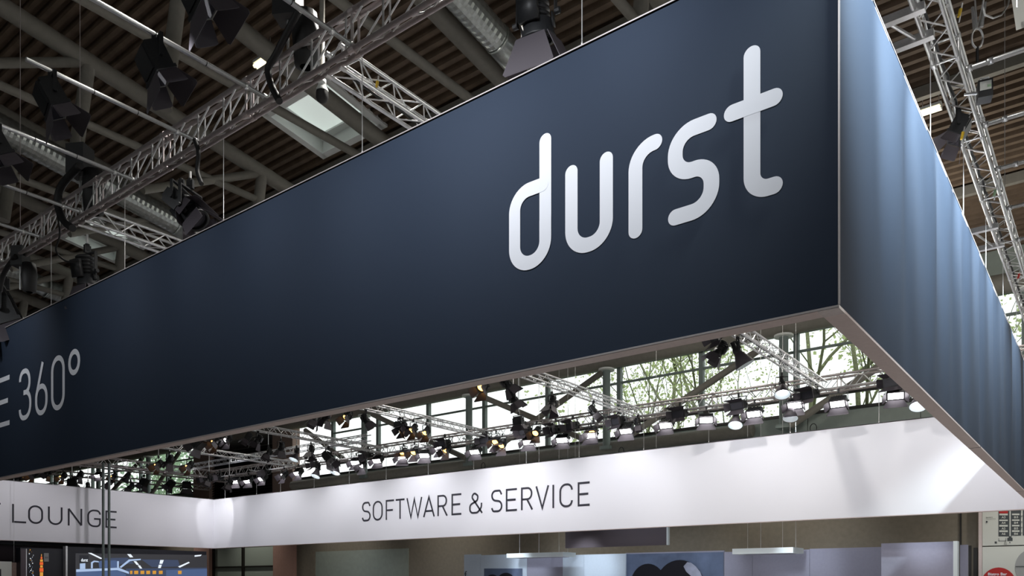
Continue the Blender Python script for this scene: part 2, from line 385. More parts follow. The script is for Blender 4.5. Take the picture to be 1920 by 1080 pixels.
# round columns, big tubes and braces in front of the windows
CX = [-9.97, -19.13, -28.5, -37.6, -65.4, -.8, 8.4, -74.6, -83.8, -93.0]
cn = ['fifth', 'fourth', 'third', 'second', 'first', 'sixth', 'seventh', 'leftmost near the lounge banner', 'second leftmost near the lounge banner', 'third leftmost near the lounge banner']
for x, n in zip(CX, cn):
    t = thing('steel_column', '%s round steel column from the left standing before the high windows' % n, 'column', (x, 28.35, 0))
    Z().tube((0, 0, 8.7), (0, 0, 12.7), .2, 14).build('shaft', 'green_paint', t, True)
    Z().tube((0, 0, 12.62), (0, 0, 12.72), .42, 16).build('cap_plate', 'curb', t, True)
    Z().box(-.3, .3, -.2, .5, 8.55, 8.72).build('foot_plate', 'green_paint', t)
tag(Z().tube((-120, 28.35, 13.08), (30, 28.35, 13.08), .38, 20).build('roof_tube', 'steel_paint', None, True), 'thick beige steel tube running along the top of the windows', 'steel tube')
tag(Z().tube((-45.6, 28.66, 8.70), (-11.5, 28.66, 8.70), .30, 16).build('wall_tube', 'steel_paint', None, True), 'beige steel tube along the back wall just above the white banner', 'steel tube')
br = [((-17.6, 9.1), (-11.0, 12.2)), ((-9.6, 8.6), (-2.5, 12.5)), ((-27.7, 12.6), (-20.4, 9.2)), ((-26.6, 9.2), (-19.3, 12.5)), ((-36.6, 12.6), (-28.6, 9.0)),
      ((-43.5, 12.4), (-38.3, 9.3)), ((-65.0, 9.0), (-60.0, 12.5)), ((-74, 9.0), (-66.0, 12.6))]
bl = ['between the fourth and fifth round columns', 'rising to the right from the fifth round column', 'falling to the right between the third and fourth columns', 'rising to the right between the third and fourth columns', 'between the second and third round columns', 'falling to the second round column', 'rising before the green trees at the left', 'rising at the far left of the windows']
for (a, c), l in zip(br, bl):
    tag(Z().tube((a[0], 28.15, a[1]), (c[0], 28.15, c[1]), .16, 12).build('wind_brace', 'steel_paint', None, True), 'diagonal steel brace '+l, 'brace')

# roof trusses: a sloping round chord, a level tie, struts and braces
tx = [(-7, 'above the lettering'), (-12, 'beside the spiral duct at the top'), (-17, 'crossing the square skylight'), (-22, 'in the dark left roof'), (-27, 'with a duct below it at the left'), (-32, 'at the dim left skylight'), (-37, 'far left'), (-42, 'behind the far left'), (4.2, 'above the right end of the side truss'), (9, 'beyond the right edge')]
for x, l in tx:
    t = thing('roof_truss', 'beige tubular roof truss '+l, 'roof truss')
    zc = lambda y: roof_z(y)-1.2
    Z().tube((x, -20, zc(-20)), (x, 28.3, zc(28.3)), .25, 16).build('top_chord', 'steel_paint', t, True)
    zt = 14.7+(.33 if x < -14 else 0)
    if x < 0: Z().tube((x, -4, zt), (x, 12.5, zt), .12, 12).build('tie', 'steel_paint', t, True)
    for yy in (3.7, 9.6):
        if yy < 5 or x < -20 or x > -10: Z().tube((x, yy, zc(yy)), (x, yy-.45, zc(yy)-3.4), .19, 12).build('strut', 'steel_paint', t, True)
        if x < -20: Z().tube((x, yy, zc(yy)), (x, yy-4.3, zc(yy)-2.3), .13, 12).build('brace', 'steel_paint', t, True)
    for yy in (-8, -2.2, 15.5, 21.3):
        Z().tube((x, yy, zc(yy)), (x, yy, roof_z(yy)+.02), .12, 10).build('strut', 'steel_paint', t, True)
for y, l in ((11.8, 'nearest the banner'), (18.4, 'second from the banner'), (24, 'nearest the windows')):
    bb = MB(); z = roof_z(y)
    bb.box(-120, 30, y-.1, y+.1, z-.34, z-.02); tag(bb.build('purlin', 'steel_paint'), 'flat roof purlin under the brown deck, '+l, 'purlin')

# spiral ducts with an elbow
def duct(pts, r, lab):
    t = thing('spiral_duct', lab, 'duct'); pts = [Vector(p) for p in pts]
    a, bb = pts[0], pts[1]; n = int((bb-a).length/.09); P = []; R = []
    for i in range(n+1):
        q = a.lerp(bb, i/n); P.append(q); R.append(r if i % 2 else r*1.035)
    MB().path(P, R, 20).build('ribbed_pipe', 'duct', t)
    P = [bb, bb.lerp(pts[2], .5), pts[2]]
    MB().path(P, r*1.02, 20).build('smooth_sleeve', 'duct', t, True)
    c = pts[2]; d = (pts[3]-c); m = int(d.length/.09); P = []; R = []
    for i in range(m+1):
        P.append(c.lerp(pts[3], i/m)); R.append(r if i % 2 else r*1.035)
    MB().path(P, R, 20).build('ribbed_end', 'duct', t)
    for q, e in ((bb, bb-a), (c, c-bb)):
        e.normalize(); MB().tube(q-e*.04, q+e*.04, r*1.07, 20).build('clamp_ring', 'duct', t, True)
duct([(-10.9, -6, 17.9), (-10.9, 8.95, 15.75), (-10.95, 9.9, 15.62), (-10.7, 14.0, 15.0)], .36, 'galvanised spiral duct beside the roof tube at the top of the picture')
duct([(-26.6, -8, 17.9), (-26.6, 9.0, 15.35), (-26.7, 10.1, 15.1), (-26.2, 13.5, 14.3)], .42, 'dark spiral duct under the left roof ending in an elbow')
duct([(-38.6, 2, 17.0), (-38.6, 8.3, 15.9), (-38.7, 9.3, 15.7), (-38.3, 13.5, 15.2)], .42, 'spiral duct at the far left just over the banner edge')

# ------------------------------------------------------------------ the hanging banner ring
RZ0, RZ1 = 4.0, 7.318; RL, RB, RT = -47.0, 23.3, .18
ring = thing('banner_ring', 'huge square ring of hanging fabric banners, navy outside and white inside', 'banner', (0, 0, RZ0))
def rb(mb, name, m, parent=None, smooth=False):
    o = mb.build(name, m, parent or ring, smooth)
    if parent is None: o.location = (0, 0, -RZ0)
    return o
front = rb(Z().box(RL, 0, 0, .004, RZ0, RZ1), 'front_panel', 'navy'); front['label'] = 'navy front banner with white lettering'
# side panel with soft vertical folds
b = MB(); ny, nz = 420, 14
def fold(y, z):
    h = (z-RZ0)/(RZ1-RZ0); env = min(1, max(0, (y-.3)/2.0))
    s = .5*math.sin(2*math.pi*(y/1.02+.12*math.sin(y*.7)))+.13*math.sin(2*math.pi*y/.61+1.3)+.6*math.sin(2*math.pi*y/1.9+.4)
    return .040*env*s*math.sin(math.pi*min(1, max(0, h)))**.5*(.6+.4*h)
v = [(fold(23.3*j/ny, RZ0+(RZ1-RZ0)*i/nz), 23.3*j/ny, RZ0+(RZ1-RZ0)*i/nz) for j in range(ny+1) for i in range(nz+1)]
b.add(v, [(j*(nz+1)+i, (j+1)*(nz+1)+i, (j+1)*(nz+1)+i+1, j*(nz+1)+i+1) for j in range(ny) for i in range(nz)])
side = rb(b, 'side_panel', 'navy', smooth=True); side['label'] = 'navy side banner with soft vertical folds'
rb(Z().box(RL, 0, RB-.004, RB, RZ0, RZ1), 'rear_panel', 'navy'); rb(Z().box(RL, RL+.004, 0, RB, RZ0, RZ1), 'left_panel', 'navy')
ib = rb(Z().box(RL+RT, -RT, RB-RT, RB-RT+.004, RZ0, RZ1), 'inner_panel', 'white_fab'); ib['label'] = 'white inner panel of the back banner'
il = rb(Z().box(RL+RT-.004, RL+RT, RT, RB-RT, RZ0, RZ1), 'inner_panel', 'white_fab'); il['label'] = 'white inner panel of the left banner'
rb(Z().box(RL+RT, -RT, RT-.004, RT, RZ0, RZ1), 'inner_panel', 'white_fab'); rb(Z().box(-RT, -RT+.004, RT, RB-RT, RZ0, RZ1), 'inner_panel', 'white_fab')
for a in ((RL, -RT, 0, RT), (-RT, 0, RT, RB), (RL, -RT, RB-RT, RB), (RL, RL+RT, RT, RB-RT)):
    rb(Z().box(*a, RZ0-.025, RZ0-.001), 'soffit_profile', 'soffit')
    rb(Z().box(*a, RZ1-.03, RZ1-.002), 'top_profile', 'soffit')
rb(Z().box(-RT, 0, 0, RT, RZ0-.028, RZ0-.001), 'corner_plate', 'alu_warm')
b = MB(); b.box(RL, 0, -.008, 0, RZ1-.012, RZ1+.002); rb(b, 'edge_strip', 'edge')
b = MB(); b.box(RL, 0, -.008, 0, RZ0-.02, RZ0-.002); rb(b, 'edge_strip', 'edge')
b = MB(); b.box(0, .006, 0, RB, RZ1-.012, RZ1+.002); rb(b, 'edge_strip', 'edge')
b = MB(); b.box(-.008, .006, -.008, .006, RZ0, RZ1); rb(b, 'edge_strip', 'edge')
for y in (8.8, 17.0): rb(Z().box(-RT-.004, .004, y-.01, y+.01, RZ0-.028, RZ0), 'profile_joint', 'frame_black')
for x in (-12.0, -24.0, -36.0): rb(Z().box(x-.01, x+.01, -.004, RT+.004, RZ0-.028, RZ0), 'profile_joint', 'frame_black')
# the white lettering (rounded strokes)
fr = lambda p: (p.x, -.007, p.y-0)
def logo(paths):
    b = MB()
    for k, (pts, rad) in enumerate(paths):
        P = fillet(pts, rad, 12) if rad else V2(*pts)
        stroke(b, P, .157, lambda p, k=k: (p.x, -.007-.002*k, p.y), cap=True)
    b.build('letter', 'letter', front)
logo([([(-3.083, 6.46), (-3.083, 5.4)], 0), ([(-3.083, 5.6), (-3.083, 5.175), (-3.505, 5.175), (-3.505, 5.99), (-3.12, 5.99)], [.205, .205, .205])])
logo([([(-2.742, 6.0), (-2.742, 5.175), (-2.31, 5.175), (-2.31, 6.0)], [.205, .205])])
logo([([(-1.97, 5.17), (-1.97, 5.99), (-1.75, 5.99)], [.21])])
logo([([(-1.185, 5.99), (-1.532, 5.99), (-1.532, 5.59), (-1.158, 5.59), (-1.158, 5.18), (-1.53, 5.18)], [.22, .17, .17, .22])])
logo([([(-.765, 6.46), (-.765, 5.195), (-.56, 5.195)], [.15]), ([(-.955, 5.99), (-.56, 5.99)], 0)])
word(front, [('E', -18.2, -17.56), ('3', -17.0, -16.46), ('6', -16.18, -15.68), ('0', -15.41, -14.89)], 5.165, 1.005, .105, lambda u, v, e: (u, -.007-e, v), 'letter', '')
word(front, [('o', -14.63, -14.22)], 5.165, 1.005, .105, lambda u, v, e: (u, -.007-e, v), 'letter', '')
word(ib, [('S', -31.9, -31.3), ('O', -31.02, -30.32), ('F', -29.98, -29.38), ('T', -29.25, -28.57), ('W', -28.38, -27.30), ('A', -27.15, -26.4), ('R', -26.12, -25.5), ('E', -25.14, -24.52),
          ('&', -23.95, -23.15), ('S', -22.52, -21.92), ('E', -21.61, -20.98), ('R', -20.69, -20.07), ('V', -19.84, -19.15), ('I', -18.87, -18.87), ('C', -18.48, -17.84), ('E', -17.48, -16.89)],
     5.135, 1.0, .098, lambda u, v, e: (u, RB-RT-.012-e, v), 'ink', '')
word(il, [('T', 9.3, 10.22), ('L', 10.84, 11.5), ('O', 11.65, 12.33), ('U', 12.69, 13.38), ('N', 13.77, 14.48), ('G', 14.87, 15.56), ('E', 15.93, 16.56)],
     5.03, .95, .10, lambda u, v, e: (RL+RT+.012+e, u, v), 'ink', '')

# ------------------------------------------------------------------ lighting trusses
def truss(lab, p0, axis, length, s, chord, brace, half, metal='alu', indiv=(0, 0), cat='truss', braces='alu', h=None):
    """box truss of side s from p0 (low corner) along axis 'x' or 'y'; indiv = span whose lacing bars are parts of their own"""
    t = thing('lighting_truss', lab, cat, p0)
    ax = Vector((1, 0, 0)) if axis == 'x' else Vector((0, 1, 0)); sd = Vector((0, 1, 0)) if axis == 'x' else Vector((1, 0, 0)); up = Vector((0, 0, 1)); h = h or s
    cm = MB().tube((0, 0, 0), ax*length, chord, 12).mesh('chord', metal, True)
    for a, c in ((0, 0), (1, 0), (0, 1), (1, 1)): link('chord', cm, t, sd*s*a+up*h*c)
    n = int(length/half); faces = [(Vector((0, 0, 0)), sd*s), (up*h, sd*s), (Vector((0, 0, 0)), up*h), (sd*s, up*h)]
    stuff = MB(); cache = {}
    for o, w in faces:
        for k in range(n):
            key = (tuple(w), k % 2)
            a0, a1 = (0, 1) if k % 2 == 0 else (1, 0)
            if h != s and w.z and k % 2: a0, a1 = 1, 1; vert = True
            else: vert = False
            if indiv[0] <= k*half < indiv[1]:
                if key not in cache: cache[key] = (MB().tube((0, 0, 0), w, brace, 6, cap=False) if vert else MB().tube(w*a0, ax*half*(2 if h != s and w.z else 1)+w*a1, brace, 6, cap=False)).mesh('lacing_bar', braces, True)
                link('lacing_bar', cache[key], t, o+ax*(k*half))
            elif vert: stuff.tube(o+ax*(k*half), o+ax*(k*half)+w, brace, 5, cap=False)
            else: stuff.tube(o+ax*(k*half)+w*a0, o+ax*((k+(2 if h != s and w.z else 1))*half)+w*a1, brace, 5, cap=False)
    k = 0.0
    jb = MB()
    while k < length:                                                # couplings between truss lengths
        for a, c in ((0, 0), (1, 0), (0, 1), (1, 1)): q = sd*s*a+up*h*c+ax*k; jb.tube(q-ax*.05, q+ax*.05, chord*1.25, 10)
        jb.tube(ax*k, ax*k+sd*s, brace*1.3, 6); jb.tube(ax*k+up*h, ax*k+sd*s+up*h, brace*1.3, 6); jb.tube(ax*k, ax*k+up*h, brace*1.3, 6); jb.tube(ax*k+sd*s, ax*k+sd*s+up*h, brace*1.3, 6)
        k += 2.4
    o = jb.build('coupling', metal, t); o['kind'] = 'stuff'
    if stuff.v: o = stuff.build('lacing', braces, t); o['kind'] = 'stuff'
    return t
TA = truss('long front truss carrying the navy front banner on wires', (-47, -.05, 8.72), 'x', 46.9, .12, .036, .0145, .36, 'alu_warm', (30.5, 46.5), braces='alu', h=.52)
TB = truss('right hand truss running above the folded side banner', (-.1, .2, 8.7), 'y', 23.2, .29, .03, .010, .37, 'alu', (1.5, 22))
cr = [(-6.86, 'first'), (-14.4, 'second'), (-22.6, 'third'), (-30.0, 'fourth'), (-38.0, 'fifth')]
for x, n in cr:
    truss('%s cross truss from the right, reaching from the front truss to the back truss' % n, (x, .1, 8.7), 'y', 22.8, .29, .030, .012, .32, 'alu', (0, 5) if n in ('first', 'second') else (0, 0))
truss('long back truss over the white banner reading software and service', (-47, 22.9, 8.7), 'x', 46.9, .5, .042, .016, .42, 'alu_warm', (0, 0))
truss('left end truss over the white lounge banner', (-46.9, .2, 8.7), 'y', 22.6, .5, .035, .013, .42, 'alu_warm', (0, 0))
truss('middle truss between the cross trusses, hung with spotlights', (-47, 19.9, 8.8), 'x', 19.0, .29, .026, .01, .36, 'alu', (0, 0))
# ladder arms from the side truss inwards
for y, l in ((3.7, 'upper'), (11.2, 'lower')):
    t = thing('ladder_arm', '%s pair of square aluminium arms reaching from the side truss over the banner' % l, 'truss arm', (0, y, 8.7))
    dy = .6 if y < 5 else 1.05
    for k in (0, dy): Z().box(-1.3, .02, k-.05, k+.05, -.05, .05).build('arm', 'alu', t)
    MB().tube((-.42, 0, 0), (-.18, dy, 0), .022, 8).build('diagonal', 'alu', t)
    MB().tube((-1.1, dy, 0), (-.5, 0, 0), .022, 8).build('diagonal', 'alu', t)
# outrigger pipes
ordn = ['first', 'second', 'third', 'fourth', 'fifth', 'sixth', 'seventh', 'eighth', 'ninth', 'tenth', 'eleventh', 'twelfth', 'thirteenth', 'fourteenth', 'fifteenth', 'sixteenth', 'seventeenth', 'eighteenth', 'nineteenth', 'twentieth']
def pipe(p, q, r, lab, clampy=None):
    t = thing('scaffold_pipe', lab, 'pipe', p); d = Vector(q)-Vector(p)
    MB().tube((0, 0, 0), d, r, 14).build('tube', 'alu', t, True)
    e = d.normalized()
    for f_ in (.97, .85):
        c = d*f_; MB().tube(c-e*.035, c+e*.035, r*1.35, 12).build('clamp', 'alu', t, True)
    for f_ in (.35, .6):
        c = d*f_; MB().tube(c-e*.006, c+e*.006, r*1.06, 12).build('tape_band', 'black', t, True)
    return t
for i, x in enumerate((-6.2, -8.08, -9.95, -11.98, -14.0, -15.8, -17.8)):
    pipe((x, -2.58, 8.775), (x, 0, 8.775), .032, '%s bare pipe from the right sticking out towards the camera from the front truss' % ordn[i])
for i, y in enumerate((5.5, 7.2, 8.86, 10.65, 12.4)):
    pipe((2.3, y, 8.775), (.2, y, 8.775), .034, '%s pipe from the top sticking out to the right of the side truss' % ordn[i])
# hanging wires
def wire(p, q, lab, grp=None, r=.006):
    t = thing('hanging_wire', lab, 'wire', q, 0, grp); d = Vector(p)-Vector(q)
    MB().tube((0, 0, 0), d, r, 6).build('wire_rope', 'cable', t, True)
    MB().tube((0, 0, 0), (0, 0, .08), r*2.4, 8, r*1.4).build('end_fitting', 'cable', t, True)
for i, x in enumerate((-2.65, -6.12, -9.37, -12.54, -15.62, -18.8)):
    wire((x, .06, 8.67), (x, .06, 7.32), '%s white wire from the right between the front truss and the banner edge' % ordn[i])
for i, y in enumerate((4.4, 7.18, 9.84, 12.6, 15.4)):
    wire((-.04, y, 8.68), (-.04, y, 7.32), '%s wire from the top holding up the side banner' % ordn[i])
for i, x in enumerate((-4.86, -8.0, -11.28, -14.23, -17.51, -20.49, -23.78, -26.91, -30.09, -33.13, -36.28, -39.55, -42.06, -45.6)):
    wire((x, 23.2, 8.68), (x, 23.2, 7.32), '%s wire from the right rising from the white back banner' % ordn[i], r=.011)

# ------------------------------------------------------------------ spotlights
def part_mesh(kind):
    P = {}
    c = MB().tube((0, 0, -.05), (0, 0, .05), .035, 8); c.box(-.02, .02, -.05, .05, -.09, .03); P['clamp'] = c.mesh('clamp', 'black')
    wy = .2 if kind != 'flood' else .3
    y_ = MB(); y_.box(-wy-.012, wy+.012, -.025, .025, -.12, -.10); y_.box(-wy-.012, -wy, -.025, .025, -.42, -.10); y_.box(wy, wy+.012, -.025, .025, -.42, -.10)
    y_.tube((-wy-.05, 0, -.40), (-wy, 0, -.40), .03, 8); y_.tube((wy+.05, 0, -.40), (wy, 0, -.40), .03, 8)
    P['yoke'] = y_.mesh('yoke', 'black')
    h = MB()
    if kind == 'fresnel':
        prof = [(-.26, .0), (-.26, .11)]
        for k in range(5): a = -.24+k*.055; prof += [(a, .135), (a+.028, .135), (a+.028, .115), (a+.055, .115)]
        prof += [(.04, .16), (.15, .16), (.17, .175), (.19, .175), (.19, .14)]
        h.lathe(prof, 18)
        h.box(-.1, .1, -.18, .08, -.20, -.14)
        h.box(.17, .18, .0, .12, -.03, .03)
    elif kind == 'flood':
        h.box(-.26, .26, -.16, .14, -.13, .13); h.box(-.21, .21, -.24, -.16, -.09, .09)
        for k in range(6): h.box(-.2, .2, -.2, .1, -.15+.0, -.13) if k == 0 else h.box(-.26+k*.08, -.25+k*.08, -.2, .06, .13, .16)
        h.box(-.28, .28, .12, .16, -.15, .15)
    else:
        h.lathe([(-.32, 0), (-.32, .08), (-.12, .09), (-.10, .12), (.02, .12), (.05, .09)], 16)
        h.box(-.06, .06, -.3, -.05, .08, .14)
    P['housing'] = h.mesh('housing', 'black', kind != 'flood')
    if kind == 'bell':
        s = MB().lathe([(.02, .11), (.44, .29), (.445, .28), (.03, .10)], 20); P['shade'] = s.mesh('shade', 'door', True)
        s = MB().lathe([(.06, .105), (.435, .272)], 20); P['reflector'] = s.mesh('reflector', 'canopy', True)
        ln = MB().lathe([(.10, 0), (.10, .13), (.12, .13)], 16)
    elif kind == 'fresnel': ln = MB().lathe([(.17, 0), (.165, .08), (.15, .14)], 16)
    else: ln = MB(); ln.quad((-.23, .165, -.11), (.23, .165, -.11), (.23, .165, .11), (-.23, .165, .11))
    P['lens'] = ln
    if kind != 'bell':
        hw, hh = (.17, .17) if kind == 'fresnel' else (.27, .15)
        L = .34 if kind == 'fresnel' else .26; fl = .13
        y0 = .195 if kind == 'fresnel' else .17
        for i, (sx, sz) in enumerate(((0, 1), (0, -1), (1, 0), (-1, 0))):
            d = MB(); ch = .03
            if sz:
                a = [(-hw+.02, y0, sz*hh), (hw-.02, y0, sz*hh), (hw+.1, y0+L-ch, sz*(hh+fl*.9)), (hw+.1-ch, y0+L, sz*(hh+fl)), (-hw-.1+ch, y0+L, sz*(hh+fl)), (-hw-.1, y0+L-ch, sz*(hh+fl*.9))]
                off = Vector((0, 0, .006))
            else:
                g = hh*.9
                a = [(sx*hw, y0, -g), (sx*hw, y0, g), (sx*(hw+fl*.9), y0+L*.8, g+.02), (sx*(hw+fl), y0+L*.85, g-.02), (sx*(hw+fl), y0+L*.85, -g+.02), (sx*(hw+fl*.9), y0+L*.8, -g-.02)]
                off = Vector((.006, 0, 0))
            v = [Vector(p) for p in a]; n = len(v)
            d.add(v+[p+off for p in v], [tuple(range(n)), tuple(range(2*n-1, n-1, -1))]+[(k, (k+1) % n, n+(k+1) % n, n+k) for k in range(n)])
            P['barn_door_%d' % i] = d.mesh('barn_door', 'door')
    return P
PM = {k: part_mesh(k) for k in ('fresnel', 'flood', 'bell')}
LM = {(k, c): PM[k]['lens'].mesh('lens', c) for k in PM for c in ('lens_off', 'lens_white', 'lens_warm')}
def fixture(kind, loc, yaw, tilt, lens, lab, drop=.0, scale=1.0, parts=True, group=None):
    """loc = clamp point on the pipe or chord; the lamp aims along +Y of its own frame, turned by yaw and tipped down by tilt"""
    t = thing({'fresnel': 'barn_door_spotlight', 'flood': 'floodlight', 'bell': 'bell_spotlight'}[kind], lab, 'spotlight', loc, math.radians(yaw), group)
    t.scale = (scale,)*3
    if drop:
        MB().tube((0, 0, 0), (0, 0, -drop), .018, 8).build('drop_rod', 'alu', t)
    for k, me in PM[kind].items():
        nm = 'barn_door' if k.startswith('barn_door') else k
        if k == 'lens': me = LM[(kind, lens)]
        o = link(nm, me, t, (0, 0, -drop))
        if k not in ('clamp', 'yoke'):
            o.location = (0, 0, -.40-drop); o.rotation_euler = (-math.radians(tilt), 0, 0)
        if k == 'lens' and lens != 'lens_off': o['label'] = 'glowing white lens' if lens == 'lens_white' else 'glowing amber lens'
    return t
C = 'lens_off'; Wh = 'lens_white'; Wa = 'lens_warm'
# near lamps above the front banner
fixture('fresnel', (-3.39, .25, 8.70), 8, 78, C, 'big spotlight with wide barn doors hanging at the top centre of the picture', .12, 1.2)
fixture('fresnel', (-10.75, .3, 8.68), -70, 50, C, 'black spotlight with open barn doors hanging under the front truss left of the banner wire', .15, 1.25)
fixture('flood', (-10.95, .25, 8.55), -60, 40, C, 'black ballast box lamp directly under the front truss beside the open barn doors', .0, 1.0)
fixture('fresnel', (-14.55, .3, 8.62), 10, 80, C, 'black spotlight with pale label hanging before the dim left skylight', .2, 1.3)
fixture('flood', (-18.4, .2, 8.75), -30, 65, C, 'large black floodlight tipped down at the left edge over the banner', .1, 2.0)
fixture('flood', (-8.08, -1.75, 8.75), -15, 60, C, 'black floodlight on the second outrigger pipe from the right', .0, .95)
fixture('flood', (-9.95, -2.25, 8.75), -15, 60, C, 'black floodlight on the third outrigger pipe, its pipe end free', .0, .95)
fixture('flood', (-11.98, -2.2, 8.75), -15, 60, C, 'black floodlight cut by the left edge of the picture', .0, .95)
fixture('flood', (-6.6, -2.0, 8.9), -15, 60, C, 'black floodlight cut by the top edge, left of the hanging sleeves', .0, 1.0)
# lamps on the right, outside the side truss
q = at(1797, 318, x=.0)
fixture('flood', (q.x, q.y, 8.7), 100, 60, C, 'black floodlight just showing over the side banner edge', .0, .75)
# lit lamps along the back truss: (pixel, kind, lens)
back = [((1722, 740), 'bell', Wh), ((1675, 712), 'flood', C), ((1679, 730), 'flood', Wh), ((1572, 748), 'flood', Wh), ((1519, 735), 'flood', C), ((1492, 752), 'flood', Wh), ((1483, 762), 'bell', Wh),
        ((1415, 768), 'flood', Wh), ((1385, 755), 'flood', C), ((1380, 777), 'bell', Wh), ((1324, 780), 'flood', Wh), ((1275, 772), 'flood', C), ((1250, 790), 'flood', Wh), ((1175, 800), 'flood', Wh),
        ((1160, 785), 'flood', C), ((1112, 804), 'fresnel', Wa), ((1108, 810), 'flood', Wh), ((1074, 795), 'flood', C), ((1055, 818), 'flood', Wh), ((1042, 800), 'fresnel', C), ((1006, 805), 'fresnel', Wa), ((992, 822), 'flood', Wh),
        ((985, 805), 'flood', C), ((942, 828), 'fresnel', Wa), ((930, 822), 'fresnel', Wa), ((912, 822), 'flood', C), ((892, 840), 'flood', Wh), ((838, 838), 'fresnel', Wa), ((826, 835), 'flood', Wh), ((834, 828), 'flood', C),
        ((797, 848), 'flood', Wh), ((777, 842), 'fresnel', Wa), ((757, 845), 'fresnel', Wa), ((755, 852), 'flood', Wh), ((709, 858), 'flood', Wh), ((690, 850), 'flood', C), ((680, 866), 'fresnel', Wh), ((668, 862), 'flood', Wh), ((632, 872), 'bell', Wh),
        ((596, 878), 'bell', Wh), ((590, 868), 'flood', C), ((560, 882), 'flood', Wh), ((533, 886), 'fresnel', Wh), ((500, 882), 'fresnel', C), ((493, 892), 'flood', Wh), ((466, 897), 'flood', Wh), ((442, 898), 'flood', Wh), ((412, 892), 'fresnel', C), ((385, 895), 'fresnel', C)]
for i, (p, k, l) in enumerate(back):
    q = at(p[0], p[1], y=22.55); z = q.z+.33
    dr = 8.7-z-.03
    st = {Wh: 'lit white', Wa: 'lit amber', C: 'unlit black'}[l]; kn = {'flood': 'floodlight', 'bell': 'bell spotlight', 'fresnel': 'shuttered spotlight'}[k]
    same = [b_ for b_ in back if b_[1] == k and b_[2] == l]; n = same.index((p, k, l))
    o_ = ordn[n] if n < 20 else 'twenty-'+ordn[n-20]
    fixture(k, (q.x, q.y, 8.68 if dr > .05 else z), (192 if l != C else 170)+random.uniform(-12, 12), ((66 if k == 'bell' else 42) if l != C else 15)+random.uniform(-6, 6), l,
            '%s %s over the white back banner, %s such from the right' % (st, kn, o_), max(0, 8.68-z), 1.05 if k != 'bell' else 1.0, group=None)
# short pipes that carry them
for i, x in enumerate((-3.9, -7.6, -10.9, -14.6, -18.4, -23.4, -26.2, -30, -33.6, -37, -41)):
    pipe((x, 21.9, 8.66), (x, 23.2, 8.66), .025, '%s short pipe from the right under the back truss carrying floodlights' % ordn[i])
# lamps hung along the cross trusses (x of the truss, pixel, kind, lens, yaw, tilt)
cross = [(-6.86, (1350, 655), 'fresnel', C, 110, 55, .9), (-6.75, (1383, 660), 'bell', C, -60, 62, 1.0), (-6.7, (1466, 722), 'bell', Wh, -60, 65, .9), (-6.6, (1346, 628), 'flood', C, 150, 30, .8),
         (-14.4, (906, 722), 'fresnel', Wa, 120, 60, .95), (-14.35, (950, 716), 'fresnel', C, -30, 50, .9), (-14.3, (962, 745), 'fresnel', C, -30, 60, .85), (-14.25, (1035, 755), 'fresnel', C, 170, 70, .9), (-14.2, (1113, 770), 'fresnel', C, -70, 55, .9),
         (-14.1, (1196, 732), 'fresnel', C, -70, 85, .8), (-14.2, (972, 790), 'flood', C, 0, 80, .7),
         (-22.55, (652, 775), 'fresnel', Wa, 160, 65, .9), (-22.5, (686, 785), 'fresnel', C, -40, 60, .9), (-22.5, (612, 780), 'fresnel', C, 100, 70, .9), (-22.4, (750, 760), 'flood', C, -60, 40, 1.0),
         (-22.3, (755, 800), 'fresnel', Wa, 150, 65, .9), (-22.3, (775, 798), 'fresnel', Wa, -30, 60, .9), (-22.3, (799, 806), 'fresnel', Wa, 170, 70, .9), (-22.5, (592, 782), 'fresnel', C, 150, 65, .9),
         (-29.9, (484, 800), 'fresnel', C, 120, 60, .9), (-29.9, (465, 802), 'flood', C, 150, 60, .9), (-29.9, (427, 822), 'fresnel', Wh, 150, 70, .9), (-29.9, (405, 826), 'fresnel', Wa, 140, 60, 1.0), (-29.9, (372, 832), 'flood', C, 120, 40, 1.2),
         (-29.9, (527, 838), 'fresnel', C, 80, 70, .9), (-29.9, (556, 850), 'bell', Wh, 150, 60, .85), (-29.9, (583, 844), 'fresnel', C, 200, 75, .9), (-29.9, (616, 858), 'flood', C, -60, 50, 1.3), (-29.9, (503, 848), 'fresnel', C, 160, 60, .8),
         (-37.9, (355, 872), 'fresnel', Wa, 160, 65, 1.0), (-37.9, (318, 862), 'fresnel', C, 100, 60, 1.0), (-37.9, (297, 870), 'fresnel', Wa, 160, 70, 1.0), (-37.9, (392, 898), 'fresnel', C, 160, 70, .9), (-37.9, (430, 905), 'fresnel', C, 160, 70, .9),
         (-40, (240, 862), 'bell', C, 150, 60, .9), (-40, (213, 868), 'fresnel', Wa, 150, 60, .9), (-41, (185, 890), 'flood', Wh, 160, 70, .9), (-41, (150, 890), 'fresnel', C, 120, 60, 1.0), (-42, (118, 892), 'fresnel', Wa, 150, 60, 1.0),
         (-42, (62, 888), 'fresnel', Wa, 160, 70, 1.1), (-43, (90, 885), 'fresnel', C, 130, 60, 1.0), (-43, (270, 905), 'flood', C, 130, 60, 1.3), (-43, (245, 912), 'fresnel', C, 150, 60, 1.1), (-43, (320, 900), 'flood', C, 130, 50, 1.3),
         (-43, (205, 905), 'fresnel', C, 150, 60, 1.0), (-43, (35, 896), 'fresnel', C, 130, 60, 1.0), (-43, (350, 908), 'flood', C, 60, 50, 1.2), (-43, (135, 905), 'flood', C, 60, 50, 1.1), (-43, (165, 912), 'fresnel', C, 60, 50, 1.0)]
used = {}
